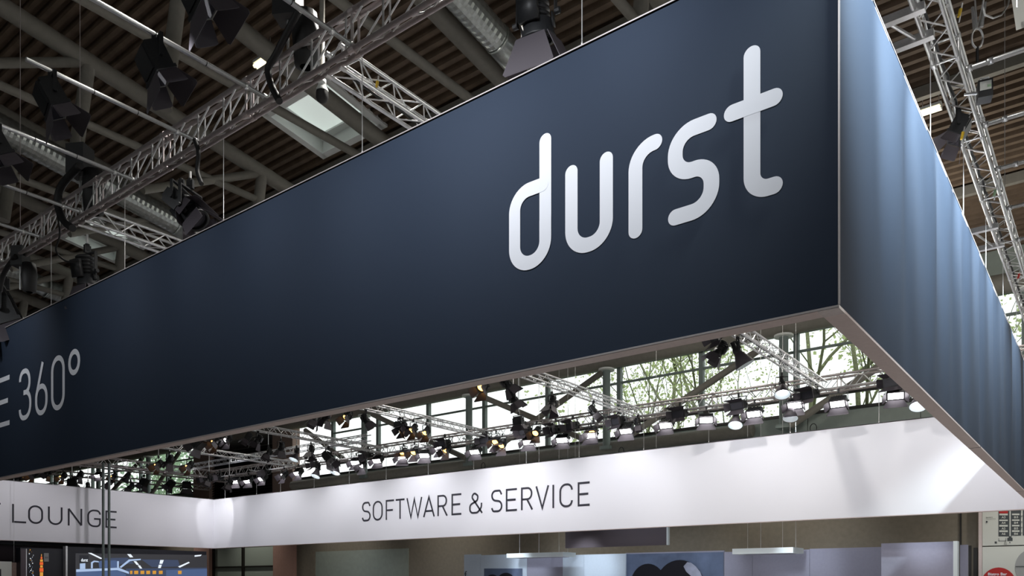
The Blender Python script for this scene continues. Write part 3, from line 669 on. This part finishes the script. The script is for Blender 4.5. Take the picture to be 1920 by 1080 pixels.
for x, p, k, l, yw, tl, sc in cross:
    if x <= -40: x = -52.0
    q = at(p[0], p[1], x=x)
    tn = {-6: 'first', -14: 'second', -22: 'third', -29: 'fourth', -37: 'fifth'}.get(int(x), None)
    st = {Wh: 'lit white', Wa: 'lit amber', C: 'unlit black'}[l]; kn = {'flood': 'floodlight', 'bell': 'bell spotlight', 'fresnel': 'shuttered spotlight'}[k]
    key = (tn, k, l); used[key] = used.get(key, 0)+1
    where = 'on the %s cross truss from the right' % tn if tn else 'in the far cluster above the lounge banner'
    z = min(8.68, q.z+.42*sc)
    top = 8.68 if tn else 9.25
    if l != C: yw, tl = 190+random.uniform(-15, 15), 64 if k == 'bell' else 44
    fixture(k, (x, q.y, top), yw, tl, l, '%s %s %s, %s such there' % (st, kn, where, ordn[used[key]-1]),
            max(0, top-(q.z+.40*sc))/sc, sc)

for x, l in ((-52.0, 'nearer'), (-55.5, 'farther')):
    truss('%s truss of the neighbouring stand behind the white lounge banner' % l, (x, 2, 9.28 if x > -53 else 9.0), 'y', 26, .29, .035, .012, .4, 'alu_warm')
tag(MB().tube((-46.5, 22.55, 8.66), (-3.0, 22.55, 8.66), .024, 10).build('lamp_rail', 'alu', None, True), 'long thin rail under the back truss carrying the row of lamps', 'pipe')

# ------------------------------------------------------------------ rigging details above the banners
def at_roof(px, py, off=0.0):
    u = (px-HX)/F; v = (HY-py)/F
    rx = -math.sin(YAW)+u*math.cos(YAW); ry = math.cos(YAW)+u*math.sin(YAW)
    t = (14.6+RS*29-RS*EY-off-EZ)/(v+RS*ry)
    return Vector((EX+t*rx, EY+t*ry, EZ+t*v))
def sleeve(pts, y, r, lab):
    P = [at(a, c, y=y) for a, c in pts]; Q = []
    for i in range(len(P)-1):
        p0, p1, p2, p3 = P[max(i-1, 0)], P[i], P[i+1], P[min(i+2, len(P)-1)]
        for k in range(6):
            t = k/6; Q.append(.5*((2*p1)+(p2-p0)*t+(2*p0-5*p1+4*p2-p3)*t*t+(3*p1-p0-3*p2+p3)*t**3))
    Q.append(P[-1])
    tag(MB().path(Q, r, 10).build('cable_sleeve', 'rubber', None, True), lab, 'cable')
sleeve([(560, 20), (538, 62), (516, 105), (503, 128), (508, 158), (524, 190)], -.18, .05, 'thick black cable sleeve slung over the front truss left of the square skylight')
sleeve([(150, 310), (118, 345), (108, 378), (118, 412), (136, 428)], -.18, .07, 'thick black cable sleeve slung over the front truss at the left')
sleeve([(365, 262), (372, 285), (370, 320), (378, 345)], -.2, .035, 'black clamp cable dropping from the front truss to the open barn doors')
sleeve([(107, 400), (112, 440), (105, 470), (125, 490), (150, 488)], -.12, .018, 'thin black cable looping under the front truss beside the labelled lamp')
sleeve([(30, 480), (15, 500), (5, 520), (0, 545)], -.12, .05, 'black cable bundle at the left edge above the tipped floodlight')
def hoist(px, py, y, sc, lab):
    p = at(px, py, y=y); t = thing('chain_hoist', lab, 'chain hoist', p, .5)
    Z().box(-.14*sc, .14*sc, -.12*sc, .12*sc, 0, .42*sc).build('motor_body', 'black', t)
    MB().lathe([(-.62*sc, .07*sc), (-.6*sc, .13*sc), (-.25*sc, .16*sc), (0, .13*sc), (0, .0)], 12, 'Z', 0, Matrix.Translation((.22*sc, 0, .05*sc))).build('chain_bag', 'rubber', t, True)
    MB().tube((0, 0, .4*sc), (0, 0, roof_z(y)-p.z-.4), .007, 6).build('chain', 'alu_warm', t)
    MB().tube((0, 0, 0), (0, 0, -.5), .02, 8).build('load_hook', 'alu', t)
hoist(540, 38, .0, 1.25, 'black chain hoist with hanging bag over the front truss, top of the picture')
hoist(150, 330, .0, 1.35, 'black chain hoist with hanging bag over the front truss at the left')
hoist(38, 500, .0, 1.0, 'black chain hoist at the left edge beside the tipped floodlight')
p = at(604, 150, y=1.6)
t = thing('hanging_camera', 'grey cone with dark dome on a pole before the square skylight', 'camera', p)
MB().tube((0, 0, 0), (0, 0, 1.6), .045, 12).build('pole', 'steel_paint', t, True)
MB().lathe([(0, .045), (.0, .065), (-.07, .07), (-.08, .06), (-.16, .10), (-.20, .105)], 16, 'Z').build('cone_housing', 'curb', t, True)
MB().lathe([(-.20, .102), (-.30, .105), (-.36, .08), (-.39, .03), (-.395, 0)], 16, 'Z').build('dome', 'rubber', t, True)
def strip_lamp(a, c, off, r, lab):
    P, Q = at_roof(*a, off), at_roof(*c, off); Q.y = P.y; Q.z = P.z; t = thing('strip_light', lab, 'lamp', P); d = Q-P
    m = Z(); m.box(min(0, d.x), max(0, d.x), -.12, .12, .06, .14); m.build('housing', 'curb', t)
    for k in (-.06, .06): MB().tube((0, k, 0), (d.x, k, 0), r, 10).build('tube', 'tube_lamp', t, True)
    for e in (0, 1): Z().box(d.x*e-.02, d.x*e+.02, -.1, .1, -.04, .15).build('end_cap', 'curb', t)
    for k in (.1, .9): MB().tube((d.x*k, 0, .12), (d.x*k, 0, .12+off), .01, 6).build('hanger', 'cable', t)
strip_lamp((1726, 214), (1764, 200), .5, .05, 'glowing strip light under the roof at the edge of the side banner')
strip_lamp((480, 126), (512, 108), .5, .05, 'yellowish strip light under the roof behind the hanging cable sleeve')
# lifting gear on the side truss
t = thing('lifting_shackle', 'steel oval ring with wire slings above the side truss', 'shackle', (.3, 5.96, 9.15))
P = [Vector((.0+.10*math.cos(a)*.8*math.cos(YAW), .10*math.cos(a)*.8*math.sin(YAW), .28+.14*math.sin(a))) for a in [2*math.pi*k/20 for k in range(21)]]
MB().path(P, .014, 8).build('oval_ring', 'alu', t, True)
MB().tube((0, 0, -.15), (0, 0, .15), .02, 8).build('strap', 'rubber', t)
for dx, dy in ((-.12, .05), (.3, .25)): MB().tube((0, 0, .42), (dx*3, dy*3, 5.6), .011, 6).build('sling', 'cable', t)
for dx in (-.03, .05): MB().tube((dx, 0, .42), (dx*2, .0, .75), .028, 8, .02).build('sling_ferrule', 'alu', t)
Q = [at(a, c, x=.5) for a, c in ((1846, -12), (1842, 12), (1847, 28), (1862, 34), (1878, 28), (1890, 10), (1894, -12))]
tag(MB().path(Q, .012, 8).build('wire_loop', 'cable', None, True), 'slack loop of steel wire hanging beside the shackle at the top right', 'wire')
p = at(1846, 172, x=.42)
t = thing('control_box', 'black box with white label and handle clamped to the side truss', 'control box', p, .25)
Z().box(-.09, .09, -.10, .10, -.12, .12).build('case', 'black', t)
Z().box(-.07, .07, -.108, -.10, -.03, .09).build('label_plate', 'board', t); Z().box(.02, .065, -.112, -.108, .0, .03).build('green_mark', 'leaf2', t)
MB().path([(-.05, 0, .12), (-.05, 0, .19), (.05, 0, .19), (.05, 0, .12)], .012, 8).build('handle', 'alu', t)
MB().tube((-.09, 0, 0), (-.25, 0, .02), .02, 8).build('bracket', 'alu', t)
for i, (a, c) in enumerate((((1893, 0), (1905, 230)), ((1906, 230), (1912, 320)), ((1884, 690), (1878, 560)))):
    P = at(*a, x=.9 if i < 2 else .1); Qz = roof_z(P.y)-.1
    t = thing('hanging_wire', ('thin wire running down behind the uppermost outrigger pipe', 'thin wire behind the second outrigger pipe at the right edge', 'wire beside the low end of the side truss')[i], 'wire', (P.x, P.y, 8.78))
    MB().tube((0, 0, 0), (0, 0, Qz-8.78), .006, 6).build('wire_rope', 'cable', t)
for i, (px_, py_, xx, c) in enumerate(((1798, 25, .2, 'yellow'), (1803, 255, .1, 'yellow'), (1864, 362, .2, 'leaf2'), (1909, 518, .2, 'redtape'), (706, 160, -6.6, 'yellow'), (131, 393, -15.5, 'redtape'))):
    p = at(px_, py_, x=xx); t = thing('tape_marker', '%s tape marker wrapped on the truss, %s one' % ({'yellow': 'yellow', 'leaf2': 'green', 'redtape': 'red'}[c], ordn[i]), 'tape', p)
    MB().tube((0, 0, -.05), (.02, 0, .05), .022, 8).build('tape', c, t); MB().tube((0, 0, -.12), (.04, 0, .12), .012, 6).build('bar', 'cable', t)
for i, (px_, py_) in enumerate(((1525, 803), (1165, 846), (906, 874))):
    c_ = at(px_, py_, y=27.9); P = [c_+Vector((.14*math.cos(a), 0, .2*math.sin(a))) for a in [2*math.pi*k/20 for k in range(21)]]
    tag(MB().path(P, .018, 8).build('cable_coil', 'rubber', None, True), '%s black cable coil from the right hanging on the wall tube' % ordn[i], 'cable')

# cables clipped along the trusses
random.seed(3)
def loom(a, c, r, n, lab, sag=.05, tied=.5):
    a, c = Vector(a), Vector(c); Q = []
    for k in range(n*4+1):
        t_ = k/(n*4); q = a.lerp(c, t_); q.z += -sag*abs(math.sin(math.pi*t_*n))+random.uniform(-.01, .01); q.x += random.uniform(-.012, .012); q.y += random.uniform(-.012, .012); Q.append(q)
    tag(MB().path(Q, r, 6).build('cable_run', 'rubber', None, True), lab, 'cable')
loom((-.5, 0, 8.80), (-46, 0, 8.80), .018, 60, 'black cable run lying inside the front truss')
loom((-.02, .5, 8.79), (-.02, 22, 8.79), .02, 30, 'black cable run lying inside the side truss', .02)
for x, n in cr: loom((x+.15, .4, 8.77), (x+.15, 22.6, 8.77), .02, 24, 'black cable run lying in the %s cross truss from the right' % n, .02)
loom((-.5, 23.1, 8.78), (-46, 23.1, 8.78), .03, 50, 'thick black cable run in the back truss', .05)

# ------------------------------------------------------------------ trees behind the windows
def tree(x, y, h, seed, lab, leafm, nleaf, lsize, spread, dens=1.0, crown0=.35):
    random.seed(seed); t = thing('tree', lab, 'tree', (x, y, 0)); b = MB(); tips = []
    def grow(p, d, L, r, lv):
        Q = [p.copy()]; R_ = [r]; n = 5
        for k in range(n):
            d = (d+Vector((random.uniform(-.16, .16), random.uniform(-.16, .16), random.uniform(-.04, .12)))).normalized()
            p = p+d*L/n; Q.append(p.copy()); R_.append(r*(1-.5*(k+1)/n))
            if lv > 0 and k >= 1:
                a = random.uniform(0, 6.28); s_ = Vector((math.cos(a), math.sin(a), random.uniform(.2, .9))).normalized()
                grow(p.copy(), (d*.5+s_).normalized(), L*.58, r*.45, lv-1)
            if lv <= 1: tips.append(p.copy())
        b.path(Q, R_, 6 if lv > 1 else 4)
    grow(Vector((0, 0, 0)), Vector((0, 0, 1)), h*.8, .011*h, 3)
    o = b.build('branches', 'bark', t, True)
    lf = MB()
    for k in range(nleaf):
        c = random.choice(tips)+Vector([random.gauss(0, spread) for _ in range(3)])
        if c.z < h*crown0*.6: continue
        u = Vector([random.gauss(0, 1) for _ in range(3)]).normalized(); w = u.orthogonal().normalized(); s_ = lsize*random.uniform(.6, 1.3)
        lf.quad(c, c+u*s_*.5+w*s_*.35, c+u*s_, c+u*s_*.5-w*s_*.35)
    o = lf.build('foliage', leafm, t); o['kind'] = 'stuff'
for i, (px_, yy, h, m_, nl, ls, sp, l) in enumerate(((1255, 37, 19, 'leaf', 4000, .2, .7, 'leafy spring tree seen left of the fifth round column'), (1385, 40, 20, 'leaf', 2200, .2, .9, 'sparse spring tree behind the fifth round column'),
        (1540, 38, 21, 'leaf', 1300, .2, .7, 'bare branched tree with few leaves right of the fifth column'), (1625, 36, 19, 'leaf', 2200, .2, .5, 'tree with green trunk at the right end of the windows'), (1780, 38, 18, 'leaf', 2500, .3, .9, 'tree hidden partly by the side banner'),
        (1180, 44, 15, 'leaf', 900, .28, .9, 'small tree low behind the fourth round column'),
        (345, 36, 17, 'leaf2', 3800, .38, 1.0, 'dense green tree left of the black louvres'), (300, 40, 13, 'leaf2', 2600, .38, 1.0, 'low dense green tree at the far left windows'))):
    q = at(px_, 700, y=yy); tree(q.x, yy, h, 11+i*7, l, m_, nl, ls, sp)

# ------------------------------------------------------------------ below the white banner
def flat(parent, pts, m, name, off, **pl):
    """a flat printed shape: pixel outline on the plane of its board"""
    P = [at(a, c, **pl) for a, c in pts]
    n = Vector((-1, 0, 0)) if 'x' in pl else Vector((0, -1, 0))
    if 'x' in pl: n = Vector((1, 0, 0))
    P = [p+n*off for p in P]
    b = MB(); b.add(P, [tuple(range(len(P)))]); return b.build(name, m, parent)
def text(parent, body, px0, py0, px1, py1, m, off, bold=0, **pl):
    """small print set with the built-in font, fitted to a pixel box of its board"""
    cu = bpy.data.curves.new('print', 'FONT'); cu.body = body; cu.offset = bold
    o = bpy.data.objects.new('print', cu); COL.objects.link(o)
    dg = bpy.context.evaluated_depsgraph_get(); me = bpy.data.meshes.new_from_object(o.evaluated_get(dg)); bpy.data.objects.remove(o)
    xs = [v.co.x for v in me.vertices]; ys = [v.co.y for v in me.vertices]
    a = at(px0, py1, **pl); c = at(px1, py0, **pl)
    n = Vector((1, 0, 0)) if 'x' in pl else Vector((0, -1, 0))
    for v in me.vertices:
        s_ = (v.co.x-min(xs))/(max(xs)-min(xs)); r_ = (v.co.y-min(ys))/(max(ys)-min(ys))
        v.co = Vector((a.x+(c.x-a.x)*s_, a.y+(c.y-a.y)*s_, a.z+(c.z-a.z)*r_))+n*off
    me.materials.clear(); me.materials.append(M[m]); return link('print', me, parent)

def panel_row(name, lab, cat, yy, spans, depth=.08):
    t = thing(name, lab, cat, (0, 0, 0))
    for (pa, pb, py, m) in spans:
        a = at(pa, py, y=yy); c = at(pb, py, y=yy)
        Z().box(a.x+.006, c.x-.006, yy, yy+depth, 0, a.z).build('panel', m, t)
    return t
# white stand wall
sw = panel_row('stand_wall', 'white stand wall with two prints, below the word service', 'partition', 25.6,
    [(870, 901, 1040, 'panel_white'), (901, 988, 1041, 'panel_white'), (988, 1055, 1042, 'panel_lav'), (1055, 1095, 1041, 'panel_white'), (1095, 1173, 1040, 'panel_white')])  # lavender span: shade of a recess put into the panel colour
flat(sw, [(908, 1066), (980, 1066), (980, 1130), (908, 1130)], 'art_bg', 'small_print', .02, y=25.6)
def disc(parent, cx, cy, rx, ry, m, name, off, a0=0, a1=360, **pl):
    return flat(parent, [(cx+rx*math.cos(math.radians(a)), cy-ry*math.sin(math.radians(a))) for a in [a0+(a1-a0)*k/36 for k in range(36 if a1-a0 >= 360 else 37)]], m, name, off, **pl)
disc(sw, 924, 1093, 14, 16, 'sphere_dark', 'dark_ball', .04, y=25.6); disc(sw, 950, 1094, 18, 20, 'sphere_dark', 'dark_ball', .06, y=25.6)
text(sw, 'f', 871, 1071, 876, 1083, 'ink', .02, y=25.6); text(sw, 'g', 871, 1085, 877, 1093, 'ink', .02, y=25.6)
pw = panel_row('art_wall', 'stand wall with large blue print of two dark balls', 'partition', 25.9, [(1173, 1358, 1037, 'panel_lav')])
flat(pw, [(1174, 1039), (1357, 1035), (1357, 1140), (1174, 1140)], 'art_bg', 'large_print', .02, y=25.9)
disc(pw, 1216, 1100, 34, 43, 'sphere_dark', 'dark_ball', .04, y=25.9); disc(pw, 1276, 1103, 47, 53, 'sphere_dark', 'dark_ball', .06, y=25.9)
flat(pw, [(1290, 1054), (1297, 1055), (1306, 1062), (1314, 1072), (1319, 1084), (1322, 1100), (1300, 1100), (1297, 1080), (1288, 1072), (1283, 1062)], 'art_light', 'highlight', .08, y=25.9)
panel_row('grey_wall', 'lavender grey stand wall right of the blue print, behind the second canopy', 'partition', 25.6,
    [(1358, 1411, 1035, 'panel_lav'), (1411, 1518, 1033, 'panel_lav'), (1518, 1653, 1029, 'panel_lav')])
rw = panel_row('right_wall', 'tall lavender partition right of the second canopy', 'partition', 23.9, [(1652, 1789, 1019, 'panel_lav')])
a = at(1789, 1015, y=23.9); c = at(1797, 1015, y=23.9)
Z().box(a.x, c.x, 23.7, 24.05, 0, a.z).build('edge_post', 'canopy', rw); Z().box(c.x+.02, c.x+.25, 24.1, 24.3, 0, a.z-.12).build('rear_post', 'panel_lav', rw)
def canopy(pa, pb, py, yy, d, lab, wires):
    a = at(pa, py, y=yy); c = at(pb, py, y=yy); t = thing('canopy_panel', lab, 'canopy', (a.x, yy, a.z))
    w = c.x-a.x
    Z().box(0, w, 0, d, -.22, 0).build('slab', 'canopy', t); Z().box(.25, w-.25, .2, d-.2, -.235, -.22).build('under_grille', 'panel_lav', t)
    for k in wires: MB().tube((w*k, .4, 0), (w*k, .4, roof_z(yy+.4)-a.z-.02), .008, 6).build('wire', 'cable', t)
canopy(950, 1056, 1038, 24.3, 1.1, 'white hanging canopy slab over the first stand wall', (.15, .5, .85, 1.0))
canopy(1373, 1487, 1029, 23.9, 1.3, 'white hanging canopy slab before the lavender grey wall', (.2, .42, .78, .99))
a = at(1060, 1028, y=24.6); c = at(1250, 1024, y=24.6)
t = thing('hanging_board', 'brown mauve board hanging just under the white back banner', 'board', (a.x, 24.6, a.z))
Z().box(0, c.x-a.x, 0, .1, 0, 1.3).build('board', 'panel_mauve', t); Z().box(c.x-a.x, c.x-a.x+.09, -.02, .12, 0, 1.3).build('edge_trim', 'canopy', t)
for k in (.1, .9): MB().tube(((c.x-a.x)*k, .05, 1.3), ((c.x-a.x)*k, .05, roof_z(24.65)-a.z-.02), .008, 6).build('wire', 'cable', t)
# slots and joints in the back wall
a = at(583, 1035, y=28.95); c = at(697, 1035, y=28.95)
t = thing('wall_recess', 'dim grey door leaf in the olive wall under the white banner', None, None or (0, 0, 0), kind='structure')
Z().box(a.x, a.x+.5, 28.93, 29.02, 0, a.z).build('jamb', 'wallolive', t); Z().box(a.x+.52, c.x+3.4, 28.95, 29.02, 0, a.z).build('leaf', 'wallgrey', t)
for k, px_ in enumerate((1817, 1829)):
    a = at(px_, 1023+k*4, y=28.95); tag(Z().box(a.x-.07, a.x+.07, 28.94, 29.02, 0, a.z).build('wall_slot', 'frame_black'), kind='structure')
a = at(1801, 962, y=28.95); tag(Z().box(a.x-.03, a.x+.03, 28.95, 29.02, 0, 5.5).build('wall_joint', 'frame_black'), kind='structure')
# information board
BY = 28.6; a = at(1842, 962, y=BY)
t = thing('information_board', 'white information board with hall map and red bistro sign', 'sign', (0, 0, 0)); zs = at(1842, 1024.5, y=BY).z
Z().box(a.x, 4.5, BY, BY+.12, zs+.02, 6.2).build('map_panel', 'board', t); Z().box(a.x, 4.5, BY, BY+.12, 0, zs-.02).build('lower_panel', 'board', t)
Z().box(a.x-.13, a.x-.01, BY-.03, BY+.3, 0, 6.3).build('frame_post', 'soffit', t)
mk = dict(y=BY)
def cr_(x, y): return (1780+x/6, 900+y/6)
def rect(x0, y0, x1, y1, m, off=.01, nm='print'): return flat(t, [cr_(x0, y0), cr_(x1, y0), cr_(x1, y1), cr_(x0, y1)], m, nm, off, **mk)
rect(553, 300, 668, 632, 'map_grey'); rect(700, 300, 808, 624, 'map_grey'); rect(826, 300, 960, 624, 'map_grey')
rect(560, 335, 660, 375, 'red', .02); rect(668, 300, 676, 630, 'map_grey', .01); rect(692, 300, 700, 630, 'map_grey', .01)
for y0 in (378, 442, 505, 566):
    rect(562, y0+(4 if y0 == 442 else 0), 658, y0+20, 'board', .02); rect(706, y0+(2 if y0 == 442 else 0), 790, y0+18, 'board', .02); rect(806, y0-6, 826, y0+24, 'board', .02)
for n_, y0 in (('3', 406), ('4', 468), ('5', 532), ('6', 592)):
    text(t, 'A'+n_, *cr_(588, y0), *cr_(632, y0+28), 'board', .03, .02, **mk); text(t, 'B'+n_, *cr_(730, y0), *cr_(775, y0+26), 'board', .03, .02, **mk)
    text(t, 'C'+n_, *cr_(880, y0), *cr_(925, y0+26), 'board', .03, .02, **mk)
rect(552, 655, 562, 688, 'grey_print'); rect(552, 678, 640, 688, 'grey_print'); rect(630, 655, 640, 688, 'grey_print')
rect(652, 650, 712, 685, 'map_grey'); rect(668, 632, 700, 652, 'map_grey'); rect(510, 692, 535, 714, 'map_grey')
flat(t, [cr_(672, 708), cr_(681, 694), cr_(690, 708)], 'ink', 'arrow', .02, **mk)
disc(t, *cr_(421, 470), 1.7, 1.7, 'ink', 'dot', .02, **mk)
text(t, 'Standort', *cr_(412, 412), *cr_(488, 427), 'map_grey', .02, .01, **mk); text(t, 'You are here', *cr_(412, 432), *cr_(521, 444), 'map_grey', .02, .01, **mk)
text(t, 'Ost', *cr_(618, 696), *cr_(648, 710), 'map_grey', .02, .01, **mk); text(t, 'East', *cr_(615, 713), *cr_(650, 727), 'map_grey', .02, .01, **mk)
disc(t, 1872.5, 1098, 34, 34, 'red', 'red_disc', .015, **mk); disc(t, 1935, 1064, 32, 34, 'grey_print', 'grey_disc', .015, **mk)
flat(t, [cr_(745, 970), cr_(960, 968), cr_(960, 976), cr_(745, 978)], 'map_grey', 'disc_line', .03, **mk)
text(t, 'Bistro Bar', *cr_(436, 1042), *cr_(650, 1075), 'letter', .03, .02, **mk)

# left corner under the lounge banner: video wall, cabinet and poles
SX = -45.8; sx = dict(x=SX)
a = at(127, 1028, x=SX); c = at(387, 1028, x=SX); zt = at(200, 1027.5, x=SX).z
t = thing('video_wall', 'dark framed video wall showing a blue printing machine, under the lounge banner', 'screen', (0, 0, 0))
Z().box(SX-.3, SX, a.y, c.y, .6, zt).build('frame', 'navy_cab', t)
Z().box(SX-.32, SX+.03, a.y-.12, a.y-.02, .6, zt+.03).build('edge_trim', 'alu', t)
c6 = lambda x, y: (x/4.5, 840+y/4.5)
def sp(pts, m, off, nm='picture_shape'): return flat(t, [c6(*p) for p in pts], m, nm, off, **sx)
sp([(636, 888), (1745, 903), (1745, 1260), (636, 1260)], 'scr_ceil', .01, 'screen')
sp([(870, 930), (1075, 925), (1130, 975), (860, 985)], 'scr_mid', .02); sp([(1190, 940), (1500, 945), (1520, 1000), (1280, 1005)], 'scr_mid', .02)
sp([(1060, 1018), (1745, 1010), (1745, 1260), (1060, 1260)], 'scr_mid', .02); sp([(1400, 1030), (1745, 1020), (1745, 1260), (1400, 1260)], 'scr_blue', .025)
for q in (((740, 885), (768, 885), (872, 935), (845, 936)), ((1070, 895), (1102, 896), (1122, 922), (1095, 923)), ((1125, 955), (1147, 955), (1172, 986), (1150, 986)), ((1160, 990), (1180, 990), (1198, 1017), (1178, 1017)),
          ((1350, 945), (1380, 945), (1368, 977), (1343, 977)), ((1338, 985), (1363, 985), (1354, 1013), (1332, 1013)), ((1500, 1000), (1590, 960), (1600, 968), (1515, 1010)), ((1640, 905), (1700, 900), (1690, 912), (1640, 918))):
    sp(q, 'scr_white', .03, 'ceiling_strip')
for x0, w_ in ((1095, 20), (1130, 34), (1183, 32), (1232, 32), (1285, 30), (1338, 32), (1500, 30)): sp([(x0, 1036), (x0+w_, 1035), (x0+w_, 1063), (x0, 1064)], 'scr_orange', .035, 'orange_window')
sp([(672, 975), (718, 972), (718, 1020), (672, 1022)], 'scr_light', .03); sp([(830, 960), (850, 950), (975, 948), (985, 960), (985, 1010), (835, 1012)], 'scr_blue', .03)
sp([(765, 965), (790, 950), (830, 955), (832, 965), (795, 962), (780, 972), (780, 1015), (765, 1015)], 'scr_light', .04)
sp([(640, 1024), (1000, 1010), (1085, 1045), (1085, 1062), (985, 1030), (640, 1046)], 'scr_light', .04); sp([(640, 1046), (985, 1030), (1060, 1062), (1050, 1200), (640, 1200)], 'scr_blue', .035)
sp([(1005, 1005), (1085, 940), (1185, 935), (1185, 945), (1095, 955), (1020, 1012)], 'scr_light', .04); sp([(985, 955), (1000, 955), (1000, 1010), (985, 1010)], 'scr_light', .045)
sp([(668, 905), (745, 905), (745, 968), (668, 968)], 'scr_dark', .045, 'logo_field')
text(t, 'durst', *c6(681, 932), *c6(738, 958), 'scr_white', .055, .02, **sx)
t = thing('light_tower', 'black cabinet with orange lit tower picture left of the video wall', 'cabinet', (0, 0, 0))
a = at(38, 1028, x=SX-.3); c = at(124, 1028, x=SX-.3); zt2 = at(80, 1028, x=SX-.3).z
Z().box(SX-.9, SX-.3, a.y, c.y-.15, 0, zt2).build('case', 'navy_cab', t)
sx2 = dict(x=SX-.3); flat(t, [(39, 1029), (50, 1029), (50, 1120), (39, 1120)], 'panel_mauve', 'brown_panel', .01, **sx2)
flat(t, [(48.5, 1029), (50, 1029), (50, 1120), (48.5, 1120)], 'alu', 'bright_edge', .02, **sx2)
random.seed(5)
for k in range(46):
    px_ = random.choice((random.uniform(53, 57), random.uniform(58, 62))); py_ = 1030+k*1.5; s_ = random.uniform(.5, 1.4)
    flat(t, [(px_, py_), (px_+s_*1.3, py_), (px_+s_*1.3, py_+s_), (px_, py_+s_)], random.choice(('scr_orange', 'scr_white', 'scr_light')), 'city_light', .02, **sx2)
for k, (w_, h_) in enumerate(((.6, 5), (1.6, 5), (2.6, 5), (3.2, 6), (2.4, 5), (3.6, 8), (3.0, 8), (4.2, 20))):
    y0 = 1039+sum(q[1] for q in ((.6, 5), (1.6, 5), (2.6, 5), (3.2, 6), (2.4, 5), (3.6, 8), (3.0, 8), (4.2, 20))[:k])
    flat(t, [(77.5-w_, y0), (77.5+w_, y0), (77.5+w_, y0+h_-.8), (77.5-w_, y0+h_-.8)], 'scr_red' if k % 2 else 'scr_orange', 'tower_tier', .02, **sx2)
flat(t, [(82, 1037), (91, 1037), (91, 1053), (82, 1053)], 'grey_print', 'tag', .03, **sx2); text(t, 'durst', 83.5, 1043, 90, 1047, 'ink', .04, **sx2)
t = thing('framed_panel', 'pale framed panel on a beige stand wall in the lower left corner', 'panel', (0, 0, 0))
a = at(-30, 1052, x=SX-.6); c = at(22, 1052, x=SX-.6)
Z().box(SX-.7, SX-.6, a.y, c.y, 0, a.z).build('frame', 'board', t); flat(t, [(-20, 1067), (2, 1067), (2, 1140), (-20, 1140)], 'ink', 'dark_print', .01, x=SX-.6)
c = at(37, 1055, x=SX-.8); d = at(-30, 1055, x=SX-.8); Z().box(SX-.95, SX-.8, d.y, c.y, 0, c.z).build('beige_panel', 'brick', t)
MB().tube((SX-.6, a.y+1.45, a.z), (SX-.6, a.y+1.45, 8), .006, 6).build('wire', 'cable', t)
a = at(-40, 1016, x=-48.2); c = at(262, 1027, x=-48.2)
tag(Z().box(-48.5, -48.2, a.y, c.y, c.z-.06, 4.35).build('navy_beam', 'navy_cab'), 'dark navy beam showing just under the lounge banner', 'beam')
a = at(-40, 1016, x=-49); c = at(160, 1027, x=-49); tag(Z().box(-49.3, -49, a.y, c.y, 0, c.z).build('mauve_wall', 'panel_mauve'), 'dim mauve stand wall under the navy beam at the far left', 'partition')
for k, px_ in enumerate((193.5, 204.5)):
    p = at(px_, 1027, x=-45.4); q = at(px_, 1027.5, x=-45.4)
    tag(MB().tube((p.x, p.y, 0), (p.x, p.y, 8.7), .075, 12).build('steel_pole', 'green_paint', None, True), ('left', 'right')[k]+' one of two dark steel poles crossing the word lounge', 'pole')
